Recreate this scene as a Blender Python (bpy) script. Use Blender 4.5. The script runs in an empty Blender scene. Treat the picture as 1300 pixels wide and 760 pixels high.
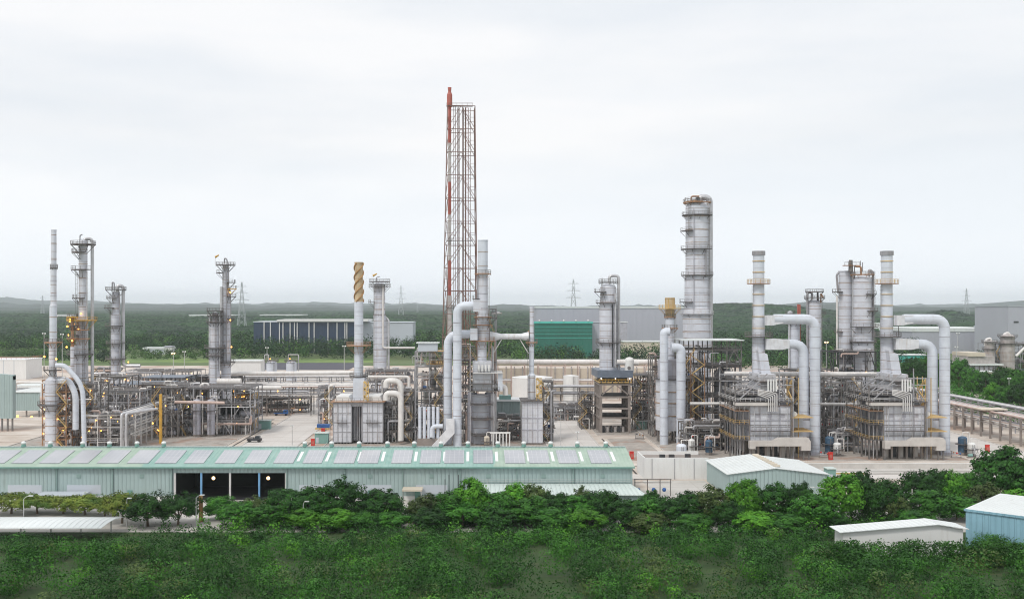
import bpy, math, random
import numpy as np
from mathutils import Vector, Matrix
random.seed(7)
rng = np.random.default_rng(11)
SC = bpy.context.scene
COL = SC.collection
PI = math.pi
R = math.radians
H = 45.0            # camera height in metres
F = 1300.0          # focal length in photo pixels; the photo's vanishing point is at (600, 390)

def DY(yb):         # distance of a ground point seen at row yb
    return H * F / (yb - 390.0)
def X(px, D):
    return (px - 600.0) * D / F
def Z(py, D):
    return H - (py - 390.0) * D / F

# ------------------------------------------------------------------ materials
class NT:
    def __init__(s, nt): s.t = nt; s.n = nt.nodes; s.l = nt.links
    def new(s, ty, **kw):
        n = s.n.new(ty)
        for k, v in kw.items():
            if k.startswith('i_'):
                n.inputs[k[2:].replace('_', ' ')].default_value = v
            else: setattr(n, k, v)
        return n
    def link(s, a, b): s.l.new(a, b)
    def math(s, op, a, b=None, c=None, clamp=False):
        n = s.n.new('ShaderNodeMath'); n.operation = op; n.use_clamp = clamp
        for i, v in enumerate((a, b, c)):
            if v is None: continue
            if isinstance(v, (int, float)): n.inputs[i].default_value = v
            else: s.l.new(v, n.inputs[i])
        return n.outputs[0]
    def mix(s, fac, a, b):
        n = s.n.new('ShaderNodeMix'); n.data_type = 'RGBA'
        for i, v in ((0, fac), (6, a), (7, b)):
            if isinstance(v, (int, float)): n.inputs[i].default_value = v
            elif isinstance(v, tuple): n.inputs[i].default_value = (*v, 1) if len(v) == 3 else v
            else: s.l.new(v, n.inputs[i])
        return n.outputs[2]
    def pos(s):
        return s.n.new('ShaderNodeNewGeometry').outputs['Position']
    def mapping(s, vec, scale=(1, 1, 1), loc=(0, 0, 0)):
        n = s.n.new('ShaderNodeMapping'); n.inputs['Scale'].default_value = scale; n.inputs['Location'].default_value = loc
        s.l.new(vec, n.inputs['Vector']); return n.outputs[0]
    def noise(s, vec, scale=1.0, detail=4, rough=.55):
        n = s.n.new('ShaderNodeTexNoise'); n.inputs['Scale'].default_value = scale
        n.inputs['Detail'].default_value = detail; n.inputs['Roughness'].default_value = rough
        s.l.new(vec, n.inputs['Vector']); return n.outputs['Fac']
    def rng(s, v, a, b, c=0., d=1.):
        n = s.n.new('ShaderNodeMapRange'); s.l.new(v, n.inputs[0])
        for i, x in enumerate((a, b, c, d)): n.inputs[i + 1].default_value = x
        return n.outputs[0]

MATS = {}
def mat(name, col, rough=.6, metal=0., var=.15, vscale=.5, rust=0., rustcol=(.22, .1, .045), seam=0., seamx=0.,
        seamcol=(.2, .13, .09), seamw=.05, seamf=.6, rib=0., ribax='X', emit=0., streak=(1.2, 1.2, .09), col2=None, col2scale=.1):
    m = bpy.data.materials.new(name); m.use_nodes = True
    t = NT(m.node_tree); bs = t.n['Principled BSDF']
    bs.inputs['Roughness'].default_value = rough; bs.inputs['Metallic'].default_value = metal
    if emit:
        bs.inputs['Base Color'].default_value = (*col, 1)
        bs.inputs['Emission Color'].default_value = (*col, 1); bs.inputs['Emission Strength'].default_value = emit
        MATS[name] = m; return m
    p = t.pos()
    n1 = t.noise(p, vscale, 5, .6)
    c = tuple(col)
    if col2 is not None:
        n2 = t.noise(t.mapping(p, loc=(31, 7, 3)), col2scale, 4, .6)
        c = t.mix(t.rng(n2, .42, .6), c, tuple(col2))
    k = t.rng(n1, .3, .7, 1 - var, 1 + var * .6)
    hs = t.new('ShaderNodeHueSaturation'); t.link(k, hs.inputs['Value'])
    if isinstance(c, tuple): hs.inputs['Color'].default_value = (*c, 1)
    else: t.link(c, hs.inputs['Color'])
    c = hs.outputs[0]
    if seam or seamx:
        sp = t.new('ShaderNodeSeparateXYZ'); t.link(p, sp.inputs[0])
        fs = []
        if seam: fs.append(t.math('LESS_THAN', t.math('FRACT', t.math('DIVIDE', sp.outputs['Z'], seam)), seamw))
        if seamx:
            fs.append(t.math('LESS_THAN', t.math('FRACT', t.math('DIVIDE', sp.outputs['X'], seamx)), seamw * seam / seamx if seam else seamw))
            fs.append(t.math('LESS_THAN', t.math('FRACT', t.math('DIVIDE', sp.outputs['Y'], seamx)), seamw * seam / seamx if seam else seamw))
        f = fs[0]
        for g in fs[1:]: f = t.math('MAXIMUM', f, g)
        sn = t.rng(t.noise(p, .35, 2), .3, .65, .25, 1.)
        c = t.mix(t.math('MULTIPLY', t.math('MULTIPLY', f, sn), seamf), c, seamcol)
    if rust:
        a = t.noise(t.mapping(p, streak), 1.0, 5, .65)
        b = t.noise(t.mapping(p, loc=(9, 3, 1)), .22, 4, .6)
        f = t.math('MULTIPLY', t.rng(a, .5, .72), t.rng(b, .4, .62))
        c = t.mix(t.math('MULTIPLY', f, rust, clamp=True), c, rustcol)
    t.link(c, bs.inputs['Base Color'])
    if rib:
        sp = t.new('ShaderNodeSeparateXYZ'); t.link(p, sp.inputs[0])
        w = t.math('FRACT', t.math('DIVIDE', sp.outputs[ribax], rib))
        w = t.math('ABSOLUTE', t.math('SUBTRACT', w, .5))
        w = t.rng(w, .3, .42)
        bu = t.new('ShaderNodeBump'); bu.inputs['Distance'].default_value = .12; bu.inputs['Strength'].default_value = .9
        t.link(w, bu.inputs['Height']); t.link(bu.outputs[0], bs.inputs['Normal'])
    MATS[name] = m
    return m

mat('clad', (.62, .64, .70), .5, 0, .14, .35, rust=.5, rustcol=(.42, .33, .27), seam=2.6, seamf=.9, seamcol=(.22, .14, .10), seamw=.08)
mat('clad_box', (.60, .615, .66), .5, 0, .14, .4, rust=.5, rustcol=(.36, .28, .22), seam=2.4, seamx=3.4, seamf=.55, seamcol=(.26, .2, .17), seamw=.05)
mat('clad_dark', (.42, .42, .47), .5, 0, .22, .4, rust=.7, rustcol=(.26, .17, .12), seam=2.0, seamf=.6)
mat('duct', (.62, .66, .73), .45, 0, .12, .4, rust=.2, rustcol=(.38, .3, .24), seam=3.0, seamf=.6, seamcol=(.3, .27, .26), seamw=.035)
mat('duct_elbow', (.68, .69, .72), .4, .05, .15, .6, rust=.6, rustcol=(.4, .3, .22))
mat('pipe_silver', (.56, .56, .58), .35, .35, .2, .5, rust=.3)
mat('pipe_white', (.72, .70, .68), .45, 0, .12, .5, rust=.5, rustcol=(.42, .28, .2))
mat('pipe_pink', (.55, .42, .37), .55, 0, .2, .4, rust=.4)
mat('pipe_grey', (.34, .34, .36), .5, .2, .25, .6, rust=.5)
mat('steel', (.185, .175, .17), .6, .1, .3, .5, rust=.6)
mat('steel_light', (.36, .36, .38), .55, .1, .25, .5, rust=.6)
mat('steel_white', (.60, .59, .58), .5, 0, .15, .5, rust=.5, rustcol=(.35, .22, .15))
mat('steel_dark', (.045, .048, .055), .6, .1, .3, .5, rust=.4)
mat('grating', (.115, .108, .108), .7, .1, .3, .8, rust=.7)
mat('rusty', (.38, .22, .13), .75, 0, .35, .7, rust=.8)
mat('rusty_plate', (.40, .29, .20), .7, 0, .3, .6, rust=.8, rustcol=(.25, .12, .06), seam=2.5)
mat('strake_rust', (.42, .24, .10), .7, 0, .3, .4, rust=.6)
mat('stack_tan', (.52, .41, .26), .65, 0, .2, .3, rust=.9, rustcol=(.42, .19, .06))
mat('yellow', (.62, .36, .06), .5, 0, .2, .7, rust=.6)
mat('gold_stain', (.58, .40, .16), .6, 0, .3, .5, rust=.8, rustcol=(.4, .17, .05))
mat('red_tower', (.46, .13, .10), .6, 0, .25, .4, rust=.4)
mat('white_tower', (.62, .59, .57), .6, 0, .2, .4, rust=.6)
mat('tower_steel', (.20, .12, .10), .6, 0, .3, .5, rust=.6)
mat('red', (.58, .03, .02), .5, 0, .1)
mat('blue', (.03, .11, .33), .5, 0, .15)
mat('blue_dark', (.045, .10, .17), .5, 0, .15)
mat('concrete', (.28, .245, .225), .85, 0, .2, .3, rust=.4, rustcol=(.3, .24, .2))
mat('concrete_pale', (.56, .53, .50), .85, 0, .15, .3, rust=.35, rustcol=(.4, .33, .28))
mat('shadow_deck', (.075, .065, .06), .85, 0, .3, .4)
mat('cooler_blue', (.15, .18, .23), .5, .1, .2, .4)
mat('wall_green', (.36, .46, .455), .55, 0, .07, .12, rust=.7, rustcol=(.27, .33, .31), rib=.92)
mat('wall_green_y', (.36, .46, .455), .55, 0, .07, .12, rust=.7, rustcol=(.27, .33, .31), rib=.92, ribax='Y')
mat('trim_green', (.15, .30, .26), .5, 0, .1)
mat('downpipe', (.25, .35, .33), .5, 0, .1)
mat('white_wall', (.74, .74, .73), .6, 0, .06, .15, rust=.4, rustcol=(.5, .46, .42))
mat('white_roof', (.72, .755, .75), .5, 0, .05, .2, rust=.7, rustcol=(.5, .5, .47), rib=1.0)
mat('annex_roof', (.60, .68, .655), .5, 0, .06, .2, rust=.3, rustcol=(.42, .42, .36), rib=1.0)
mat('skylight', (.78, .80, .80), .35, 0, .05)
mat('blue_wall', (.26, .46, .56), .5, 0, .12, .2, rust=.5, rustcol=(.2, .33, .4), rib=.8)
mat('grey_wall', (.42, .43, .49), .6, 0, .05, .02, rib=6)
mat('grey_wall_pale', (.50, .54, .59), .6, 0, .05, .02)
mat('far_green', (.015, .15, .11), .5, 0, .15, .03, rib=5)
mat('far_navy', (.026, .05, .095), .4, 0, .15, .05, rib=4)
mat('teal_roof', (.08, .50, .42), .5, 0, .05)
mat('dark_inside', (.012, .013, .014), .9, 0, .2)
mat('glass_dark', (.03, .04, .05), .15, 0, .1)
mat('tyre', (.02, .02, .02), .9, 0, .1)
mat('vent_white', (.75, .77, .76), .3, .2, .05)
mat('pole', (.50, .51, .50), .5, .2, .1)
mat('pylon', (.46, .49, .51), .6, .1, .1)  # paler than bare steel: fading into distant haze is put into the colour
mat('asphalt', (.075, .075, .095), .9, 0, .15, .1)
mat('verge', (.18, .26, .07), .95, 0, .3, .08, col2=(.11, .19, .05), col2scale=.03)
mat('canopy_white', (.72, .76, .76), .4, 0, .04, .2, rib=1.2)
mat('orange_lamp', (1., .42, .07), emit=5.)
mat('warm_lamp', (1., .66, .32), emit=4.)
mat('white_lamp', (1., .93, .78), emit=5.)
mat('tan_unit', (.45, .42, .41), .6, 0, .25, .4, rust=.9, rustcol=(.3, .2, .15), seam=3)
mat('tan_light', (.62, .55, .45), .6, 0, .12, .1)
mat('bark', (.16, .12, .09), .9, 0, .3, 2)
mat('teal_box', (.20, .36, .33), .5, 0, .1)

def leafmat(name, c1, c2, c3=None, scale=.6, tinted=False):
    m = bpy.data.materials.new(name); m.use_nodes = True
    t = NT(m.node_tree); bs = t.n['Principled BSDF']; bs.inputs['Roughness'].default_value = .6
    bs.inputs['Specular IOR Level'].default_value = .2
    n = t.noise(t.pos(), scale, 3, .6)
    c = t.mix(t.rng(n, .35, .65), c1, c2)
    oi = t.new('ShaderNodeObjectInfo')
    v = t.rng(oi.outputs['Random'], 0, 1, .75, 1.3)
    hs = t.new('ShaderNodeHueSaturation'); t.link(v, hs.inputs['Value']); t.link(c, hs.inputs['Color'])
    c = hs.outputs[0]
    if tinted:
        at = t.new('ShaderNodeAttribute', attribute_name='species_tint'); c = t.mix(t.rng(at.outputs['Fac'], .15, .9), c1, c2)
        c = t.mix(t.math('MULTIPLY', t.rng(n, .3, .7), .35), c, c1)
        if c3: c = t.mix(t.rng(at.outputs['Fac'], .86, .9), c, c3)
    elif c3: c = t.mix(t.rng(t.noise(t.mapping(t.pos(), loc=(5, 5, 5)), scale * .25, 2), .5, .7), c, c3)
    t.link(c, bs.inputs['Base Color'])
    bs.inputs['Transmission Weight'].default_value = 0
    MATS[name] = m; return m
leafmat('leaf_dark', (.008, .036, .007), (.028, .105, .012))
leafmat('leaf_mid', (.014, .070, .008), (.055, .19, .018))
leafmat('leaf_bright', (.035, .15, .010), (.11, .31, .022))
leafmat('leaf_yellow', (.09, .16, .02), (.20, .24, .04), (.06, .13, .02))
leafmat('leaf_olive', (.035, .065, .018), (.09, .135, .035))
leafmat('wood_leaf', (.005, .026, .008), (.030, .105, .018), (.075, .17, .03), .3, True)
leafmat('wood_far', (.004, .022, .008), (.026, .085, .018), (.06, .135, .03), .1, True)
leafmat('scrub_leaf', (.04, .10, .02), (.10, .19, .045), (.05, .10, .03), .06, True)

# ------------------------------------------------------------------ mesh builder
class B:
    def __init__(s): s.v = []; s.f = []; s.s = []
    def add(s, vs, fs, smooth=False):
        o = len(s.v); s.v += [tuple(v) for v in vs]
        s.f += [tuple(i + o for i in f) for f in fs]; s.s += [smooth] * len(fs)
        return s
    def bb(s, x0, x1, y0, y1, z0, z1):
        vs = [(x, y, z) for z in (z0, z1) for y in (y0, y1) for x in (x0, x1)]
        return s.add(vs, [(0, 2, 3, 1), (4, 5, 7, 6), (0, 1, 5, 4), (2, 6, 7, 3), (0, 4, 6, 2), (1, 3, 7, 5)])
    def bar(s, p, q, w, d=None):
        p = Vector(p); q = Vector(q); a = (q - p)
        if a.length < 1e-6: return s
        a.normalize(); d = d or w
        up = Vector((0, 0, 1)) if abs(a.z) < .95 else Vector((0, 1, 0))
        u = a.cross(up).normalized() * w / 2; v = u.cross(a).normalized() * d / 2
        vs = [c + i * u + j * v for c in (p, q) for i, j in ((-1, -1), (1, -1), (1, 1), (-1, 1))]
        return s.add(vs, [(0, 3, 2, 1), (4, 5, 6, 7), (0, 1, 5, 4), (1, 2, 6, 5), (2, 3, 7, 6), (3, 0, 4, 7)])
    def cyl(s, p, q, r0, r1=None, n=12, cap=True):
        r1 = r0 if r1 is None else r1
        return s.sweep([Vector(p), Vector(q)], [r0, r1], n, cap)
    def sweep(s, pts, rs, n=10, cap=True):
        pts = [Vector(p) for p in pts]; k = len(pts)
        tg = []
        for i in range(k):
            a = pts[max(i - 1, 0)]; b = pts[min(i + 1, k - 1)]
            tg.append((b - a).normalized())
        t0 = tg[0]; up = Vector((0, 0, 1)) if abs(t0.z) < .9 else Vector((1, 0, 0))
        u = t0.cross(up).normalized()
        vs = []
        for i in range(k):
            if i: u = (u - tg[i] * u.dot(tg[i])).normalized()
            w = tg[i].cross(u)
            for j in range(n):
                a = 2 * PI * j / n
                vs.append(pts[i] + (u * math.cos(a) + w * math.sin(a)) * rs[i])
        fs = [(i * n + j, i * n + (j + 1) % n, (i + 1) * n + (j + 1) % n, (i + 1) * n + j) for i in range(k - 1) for j in range(n)]
        s.add(vs, fs, True)
        if cap:
            s.add(vs[:n], [tuple(reversed(range(n)))]); s.add(vs[-n:], [tuple(range(n))])
        return s
    def path(s, pts, r, n=10, bend=None, cap=True):
        pts = [Vector(p) for p in pts]; bend = bend if bend is not None else r * 2.2
        out = [pts[0]]
        for i in range(1, len(pts) - 1):
            a, b, c = pts[i - 1], pts[i], pts[i + 1]
            d1 = (a - b); d2 = (c - b); l = min(bend, d1.length * .49, d2.length * .49)
            d1 = d1.normalized() * l; d2 = d2.normalized() * l
            for t in (0, .2, .4, .6, .8, 1):
                out.append(b + d1 * (1 - t) ** 2 + d2 * t ** 2)
        out.append(pts[-1])
        return s.sweep(out, [r] * len(out), n, cap)
    def dome(s, c, r, h, n=16, m=4):
        vs = []; c = Vector(c)
        for i in range(m):
            a = PI / 2 * i / m
            for j in range(n):
                b = 2 * PI * j / n
                vs.append(c + Vector((r * math.cos(a) * math.cos(b), r * math.cos(a) * math.sin(b), h * math.sin(a))))
        vs.append(c + Vector((0, 0, h)))
        fs = [(i * n + j, i * n + (j + 1) % n, (i + 1) * n + (j + 1) % n, (i + 1) * n + j) for i in range(m - 1) for j in range(n)]
        fs += [((m - 1) * n + j, (m - 1) * n + (j + 1) % n, m * n) for j in range(n)]
        return s.add(vs, fs, True)
    def ball(s, c, r, n=10, m=6, sz=1.):
        c = Vector(c)
        pts = [c + Vector((0, 0, -r * sz * math.cos(PI * i / m))) for i in range(m + 1)]
        rs = [max(1e-3, r * math.sin(PI * i / m)) for i in range(m + 1)]
        return s.sweep(pts, rs, n, True)
    def ring(s, c, r0, r1, h, a0=0, a1=360, n=16):
        k = max(3, int(n * (a1 - a0) / 360)); vs = []; c = Vector(c)
        for i in range(k + 1):
            a = R(a0 + (a1 - a0) * i / k); d = Vector((math.cos(a), math.sin(a), 0))
            for r, z in ((r0, 0), (r1, 0), (r1, h), (r0, h)): vs.append(c + d * r + Vector((0, 0, z)))
        fs = []
        for i in range(k):
            for j in range(4): fs.append((i * 4 + j, i * 4 + (j + 1) % 4, (i + 1) * 4 + (j + 1) % 4, (i + 1) * 4 + j))
        if a1 - a0 < 359.9: fs += [(0, 1, 2, 3), (k * 4 + 3, k * 4 + 2, k * 4 + 1, k * 4)]
        return s.add(vs, fs)
    def prism(s, poly, axis, a, b):   # polygon in the two other axes, extruded
        n = len(poly); vs = []
        for t in (a, b):
            for p in poly:
                vs.append({'Y': (p[0], t, p[1]), 'X': (t, p[0], p[1]), 'Z': (p[0], p[1], t)}[axis])
        fs = [tuple(range(n - 1, -1, -1)), tuple(range(n, 2 * n))] + [(i, (i + 1) % n, n + (i + 1) % n, n + i) for i in range(n)]
        return s.add(vs, fs)
    def rail(s, p, q, h=1.1, post=2.0, w=.07):
        p = Vector(p); q = Vector(q); L = (q - p).length; n = max(1, round(L / post))
        for i in range(n + 1):
            c = p.lerp(q, i / n); s.bar(c, c + Vector((0, 0, h)), w)
        for k in (h, h * .55): s.bar(p + Vector((0, 0, k)), q + Vector((0, 0, k)), w)
        return s
    def ringrail(s, c, r, a0, a1, h=1.1, w=.07):
        k = max(3, int(abs(a1 - a0) / 24)); c = Vector(c); P = []
        for i in range(k + 1):
            a = R(a0 + (a1 - a0) * i / k); P.append(c + Vector((r * math.cos(a), r * math.sin(a), 0)))
        for i, p in enumerate(P):
            s.bar(p, p + Vector((0, 0, h)), w)
            if i:
                for z in (h, h * .5): s.bar(P[i - 1] + Vector((0, 0, z)), p + Vector((0, 0, z)), w)
        return s
    def ladder(s, x, y, z0, z1, ang=0, w=.5):
        d = Vector((math.cos(ang), math.sin(ang), 0)); t = Vector((-d.y, d.x, 0)); b = Vector((x, y, 0))
        for k in (-1, 1): s.bar(b + t * w / 2 * k + Vector((0, 0, z0)), b + t * w / 2 * k + Vector((0, 0, z1)), .08)
        z = z0
        while z < z1: s.bar(b - t * w / 2 + Vector((0, 0, z)), b + t * w / 2 + Vector((0, 0, z)), .05); z += .6
        z = z0 + 2.4
        while z < z1:
            s.bar(b + t * w * .7 + Vector((0, 0, z)), b + t * w * .5 + d * .7 + Vector((0, 0, z)), .06)
            s.bar(b - t * w * .7 + Vector((0, 0, z)), b - t * w * .5 + d * .7 + Vector((0, 0, z)), .06)
            s.bar(b - t * w * .5 + d * .7 + Vector((0, 0, z)), b + t * w * .5 + d * .7 + Vector((0, 0, z)), .06)
            z += 1.5
        return s
    def out(s, name, m, parent=None, label=None):
        me = bpy.data.meshes.new(name)
        me.from_pydata(s.v, [], s.f); me.polygons.foreach_set('use_smooth', s.s)
        me.materials.append(MATS[m]); me.update()
        o = bpy.data.objects.new(name, me); COL.objects.link(o)
        if parent: o.parent = parent
        if label: o['label'] = label
        return o

def thing(name, label, cat, loc=(0, 0, 0), rz=0, group=None):
    o = bpy.data.objects.new(name, None); COL.objects.link(o); o.empty_display_size = .5
    o.location = loc; o.rotation_euler = (0, 0, rz); o['label'] = label; o['category'] = cat
    if group: o['group'] = group
    return o
def tag(o, label, cat, group=None):
    o['label'] = label; o['category'] = cat
    if group: o['group'] = group
    return o
def struct(o, kind='structure'): o['kind'] = kind; return o
def copy_tree(o, loc=None, rz=None, sc=None, label=None, group=None, parent=None):
    c = o.copy(); COL.objects.link(c); c.parent = parent
    if loc is not None: c.location = loc
    if rz is not None: c.rotation_euler = (0, 0, rz)
    if sc is not None: c.scale = sc
    if label: c['label'] = label
    if group: c['group'] = group
    for ch in list(o.children): copy_tree(ch, parent=c)
    return c
def npmesh(name, V, Fq, m, parent=None, smooth=False, tint=None):
    me = bpy.data.meshes.new(name); n = len(V); k = len(Fq); w = Fq.shape[1]
    me.vertices.add(n); me.vertices.foreach_set('co', V.astype(np.float32).ravel())
    me.loops.add(k * w); me.loops.foreach_set('vertex_index', Fq.astype(np.int32).ravel())
    me.polygons.add(k); me.polygons.foreach_set('loop_start', np.arange(0, k * w, w, dtype=np.int32))
    me.polygons.foreach_set('use_smooth', np.full(k, smooth))
    me.materials.append(MATS[m]); me.update(calc_edges=True)
    if tint is not None: me.attributes.new('species_tint', 'FLOAT', 'POINT').data.foreach_set('value', tint.astype(np.float32))
    o = bpy.data.objects.new(name, me); COL.objects.link(o)
    if parent: o.parent = parent
    return o
def quads(P, size, up=.5, N=None, spread=.45):      # leaf-sized quads at points P, random orientation
    n = len(P); nrm = rng.normal(size=(n, 3)); nrm[:, 2] = np.abs(nrm[:, 2]) + up
    if N is not None: nrm = N / (np.linalg.norm(N, axis=1)[:, None] + 1e-6) + rng.normal(size=(n, 3)) * spread + np.array([0, 0, .15])
    nrm /= np.linalg.norm(nrm, axis=1)[:, None]
    a = rng.normal(size=(n, 3)); u = np.cross(nrm, a); u /= np.linalg.norm(u, axis=1)[:, None]; v = np.cross(nrm, u)
    s = (size * rng.uniform(.6, 1.3, n))[:, None] if np.isscalar(size) else (size * rng.uniform(.6, 1.3, n))[:, None]
    V = np.stack([P - u * s - v * s * .3, P + u * s * .1 - v * s * .7, P + u * s + v * s * .3, P - u * s * .1 + v * s * .7], 1).reshape(-1, 3)
    return V, np.arange(4 * n).reshape(-1, 4)
# ------------------------------------------------------------------ world, sun, camera
w = bpy.data.worlds.new('World'); SC.world = w; w.use_nodes = True
t = NT(w.node_tree); bg = t.n['Background']
sky = t.new('ShaderNodeTexSky', sky_type='NISHITA'); sky.sun_disc = False
SUN_EL, SUN_AZ = R(52), R(215)          # azimuth clockwise from +Y
sky.sun_elevation = SUN_EL; sky.sun_rotation = SUN_AZ; sky.air_density = 1.5; sky.dust_density = 3
tc = t.new('ShaderNodeTexCoord').outputs['Generated']
n1 = t.noise(t.mapping(tc, (1.1, 1.1, 5.5), (.35, .2, .4)), 1.5, 6, .52)
n2 = t.noise(t.mapping(tc, (2.5, 2.5, 16.), (3, 1, 2)), 1.3, 5, .6)
cl = t.mix(t.rng(n1, .38, .58), (7.7, 8.05, 8.5), (9.1, 9.1, 9.2))
cl = t.mix(t.math('MULTIPLY', t.rng(n2, .52, .75), .5), cl, (8.2, 8.5, 8.9))
el = t.new('ShaderNodeSeparateXYZ'); t.link(tc, el.inputs[0])
cl = t.mix(t.rng(el.outputs[2], .0, .16, 1., 0.), cl, (9.3, 9.8, 10.4))
fin = t.mix(.93, sky.outputs[0], cl)
t.link(fin, bg.inputs[0]); bg.inputs[1].default_value = .1
L = bpy.data.lights.new('sun', 'SUN'); L.energy = 1.5; L.angle = R(10); L.color = (1, .96, .9)
lo = bpy.data.objects.new('sun', L); COL.objects.link(lo)
d = Vector((math.sin(SUN_AZ) * math.cos(SUN_EL), math.cos(SUN_AZ) * math.cos(SUN_EL), math.sin(SUN_EL)))
lo.rotation_euler = d.to_track_quat('Z', 'Y').to_euler(); lo.location = (0, 0, 300)
cam = bpy.data.cameras.new('camera'); co = bpy.data.objects.new('camera', cam); COL.objects.link(co)
co.location = (0, 0, H); co.rotation_euler = (R(90), 0, 0)
cam.lens = 36; cam.sensor_width = 36; cam.shift_x = 50 / 1300; cam.shift_y = 10 / 1300; cam.clip_end = 60000; cam.clip_start = 1
SC.camera = co
SC.view_settings.view_transform = 'Standard'; SC.view_settings.look = 'None'; SC.view_settings.gamma = 1
SC.view_settings.exposure = 0.17
SC.cycles.max_bounces = 5; SC.cycles.diffuse_bounces = 3; SC.cycles.volume_bounces = 4
SC.cycles.use_denoising = True; SC.cycles.filter_width = 1.05

hz = B().bb(-16000, 16000, -900, 15500, -1.5, 210).out('haze', 'pole'); struct(hz, 'stuff')
hm = bpy.data.materials.new('haze_air'); hm.use_nodes = True; t = NT(hm.node_tree)
t.n.remove(t.n['Principled BSDF'])
pv = t.new('ShaderNodeVolumePrincipled'); pv.inputs['Color'].default_value = (.88, .94, 1, 1); pv.inputs["Density"].default_value = 6.5e-5
pv.inputs['Anisotropy'].default_value = 0
t.link(pv.outputs[0], t.n['Material Output'].inputs['Volume'])
hz.data.materials.clear(); hz.data.materials.append(hm)

# ------------------------------------------------------------------ ground
def sheet(name, x0, x1, y0, y1, z, m):
    return struct(B().add([(x0, y0, z), (x1, y0, z), (x1, y1, z), (x0, y1, z)], [(0, 1, 2, 3)]).out(name, m))
def groundmat(name, stops, scale, blotch=None, joints=0, patch=None):
    m = bpy.data.materials.new(name); m.use_nodes = True; t = NT(m.node_tree); bs = t.n['Principled BSDF']; bs.inputs['Roughness'].default_value = .9
    p = t.pos(); n = t.noise(p, scale, 7, .6)
    c = t.mix(t.rng(n, .35, .65), stops[0], stops[1])
    f2 = t.noise(t.mapping(p, (.4, 1.6, 1), loc=(77, 5, 0)), scale * 1.7, 5, .65)
    c = t.mix(t.rng(f2, .5, .7), c, stops[2])
    if patch:
        f3 = t.noise(t.mapping(p, loc=(3, 55, 0)), scale * .45, 3, .5)
        c = t.mix(t.rng(f3, .55, .62), c, patch)
    if joints:
        sp = t.new('ShaderNodeSeparateXYZ'); t.link(p, sp.inputs[0])
        f = t.math('MAXIMUM', t.math('LESS_THAN', t.math('FRACT', t.math('DIVIDE', sp.outputs[0], joints)), .02),
                   t.math('LESS_THAN', t.math('FRACT', t.math('DIVIDE', sp.outputs[1], joints)), .03))
        c = t.mix(t.math('MULTIPLY', f, .35), c, (.25, .2, .17))
    t.link(c, bs.inputs['Base Color']); MATS[name] = m
groundmat('g_land', ((.07, .12, .035), (.12, .17, .06), (.17, .17, .09)), .004)
groundmat('g_yard', ((.50, .43, .365), (.64, .585, .53), (.36, .275, .22)), .07, joints=0, patch=(.42, .31, .25))
groundmat('g_road', ((.56, .53, .50), (.62, .59, .56), (.48, .44, .41)), .08, joints=6)
groundmat('g_front', ((.46, .44, .41), (.56, .54, .51), (.36, .34, .31)), .08, joints=8)
groundmat('g_grass', ((.03, .075, .012), (.06, .13, .02), (.09, .12, .03)), .15)
sheet('ground', -15900, 15900, -800, 15400, 0, 'g_land')
sheet('plant_yard', -420, 262, 240, 790, .05, 'g_yard')
sheet('front_pavement', -150, 120, 205, 252, .06, 'g_front')
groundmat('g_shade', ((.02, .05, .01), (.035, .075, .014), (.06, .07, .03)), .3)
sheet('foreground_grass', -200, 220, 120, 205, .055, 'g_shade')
sheet('road', -75, -57, 268, 640, .1, 'g_road')
sheet('road', 27, 41, 268, 640, .1, 'g_road')
sheet('road', 150, 172, 262, 640, .1, 'g_road')
sheet('road', -300, 172, 268, 276, .104, 'g_road')
sheet('road', 78, 250, 238, 262, .104, 'g_yard')
for x in (-75.4, -57, 26.6, 41, 172):
    struct(B().bb(x, x + .4, 278, 636, .05, .25).out('kerb', 'concrete_pale'))
groundmat('g_slab', ((.33, .30, .27), (.47, .43, .39), (.20, .17, .15)), .25, joints=5, patch=(.36, .26, .21))
for (xa, xb, ya, yb_) in ((-150, -80, 326, 412), (-48, 24, 326, 392), (44, 60, 360, 388), (60, 146, 299, 392), (-54, 24, 400, 450), (44, 100, 400, 440)):
    sheet('process_pavement', xa, xb, ya, yb_, .12, 'g_slab')  # oil-stained slab; its darker tone also paints contact shadow under the equipment
    for q in ((xa - .2, xb + .2, ya - .2, ya), (xa - .2, xb + .2, yb_, yb_ + .2), (xa - .2, xa, ya, yb_), (xb, xb + .2, ya, yb_)):
        struct(B().bb(*q, .05, .3).out('kerb', 'concrete_pale'))
for (xa, xb, ya, yb_) in ((-130, -76, 300, 300.6), (-56, 26, 312, 312.5), (42, 150, 290, 290.5), (24.4, 24.9, 276, 330), (44, 44.5, 276, 350), (-54, -53.6, 276, 400), (-78, -77.5, 276, 400), (60, 148, 281, 281.3), (100, 148, 276, 276.3)):
    struct(B().bb(xa, xb, ya, yb_, .06, .13).out('drain_channel_ground', 'shadow_deck'))
for (xa, xb, ya, yb_) in ((-128, -90, 284, 297), (-50, -20, 284, 308), (46, 58, 300, 350), (90, 140, 277, 289), (44, 60, 250, 266)):
    sheet('ground_patch', xa, xb, ya, yb_, .112, 'g_slab' if xa in (46, -50) else 'g_front')
# asphalt lot and grass verge beyond the plant
sheet('paved_lot', X(300, 800), X(455, 800), 735, 830, .07, 'asphalt')
sheet('grass_verge', -620, -70, 832, 900, .06, 'verge')
sheet('meadow', -700, -330, 860, 1010, .065, 'g_grass')

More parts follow.
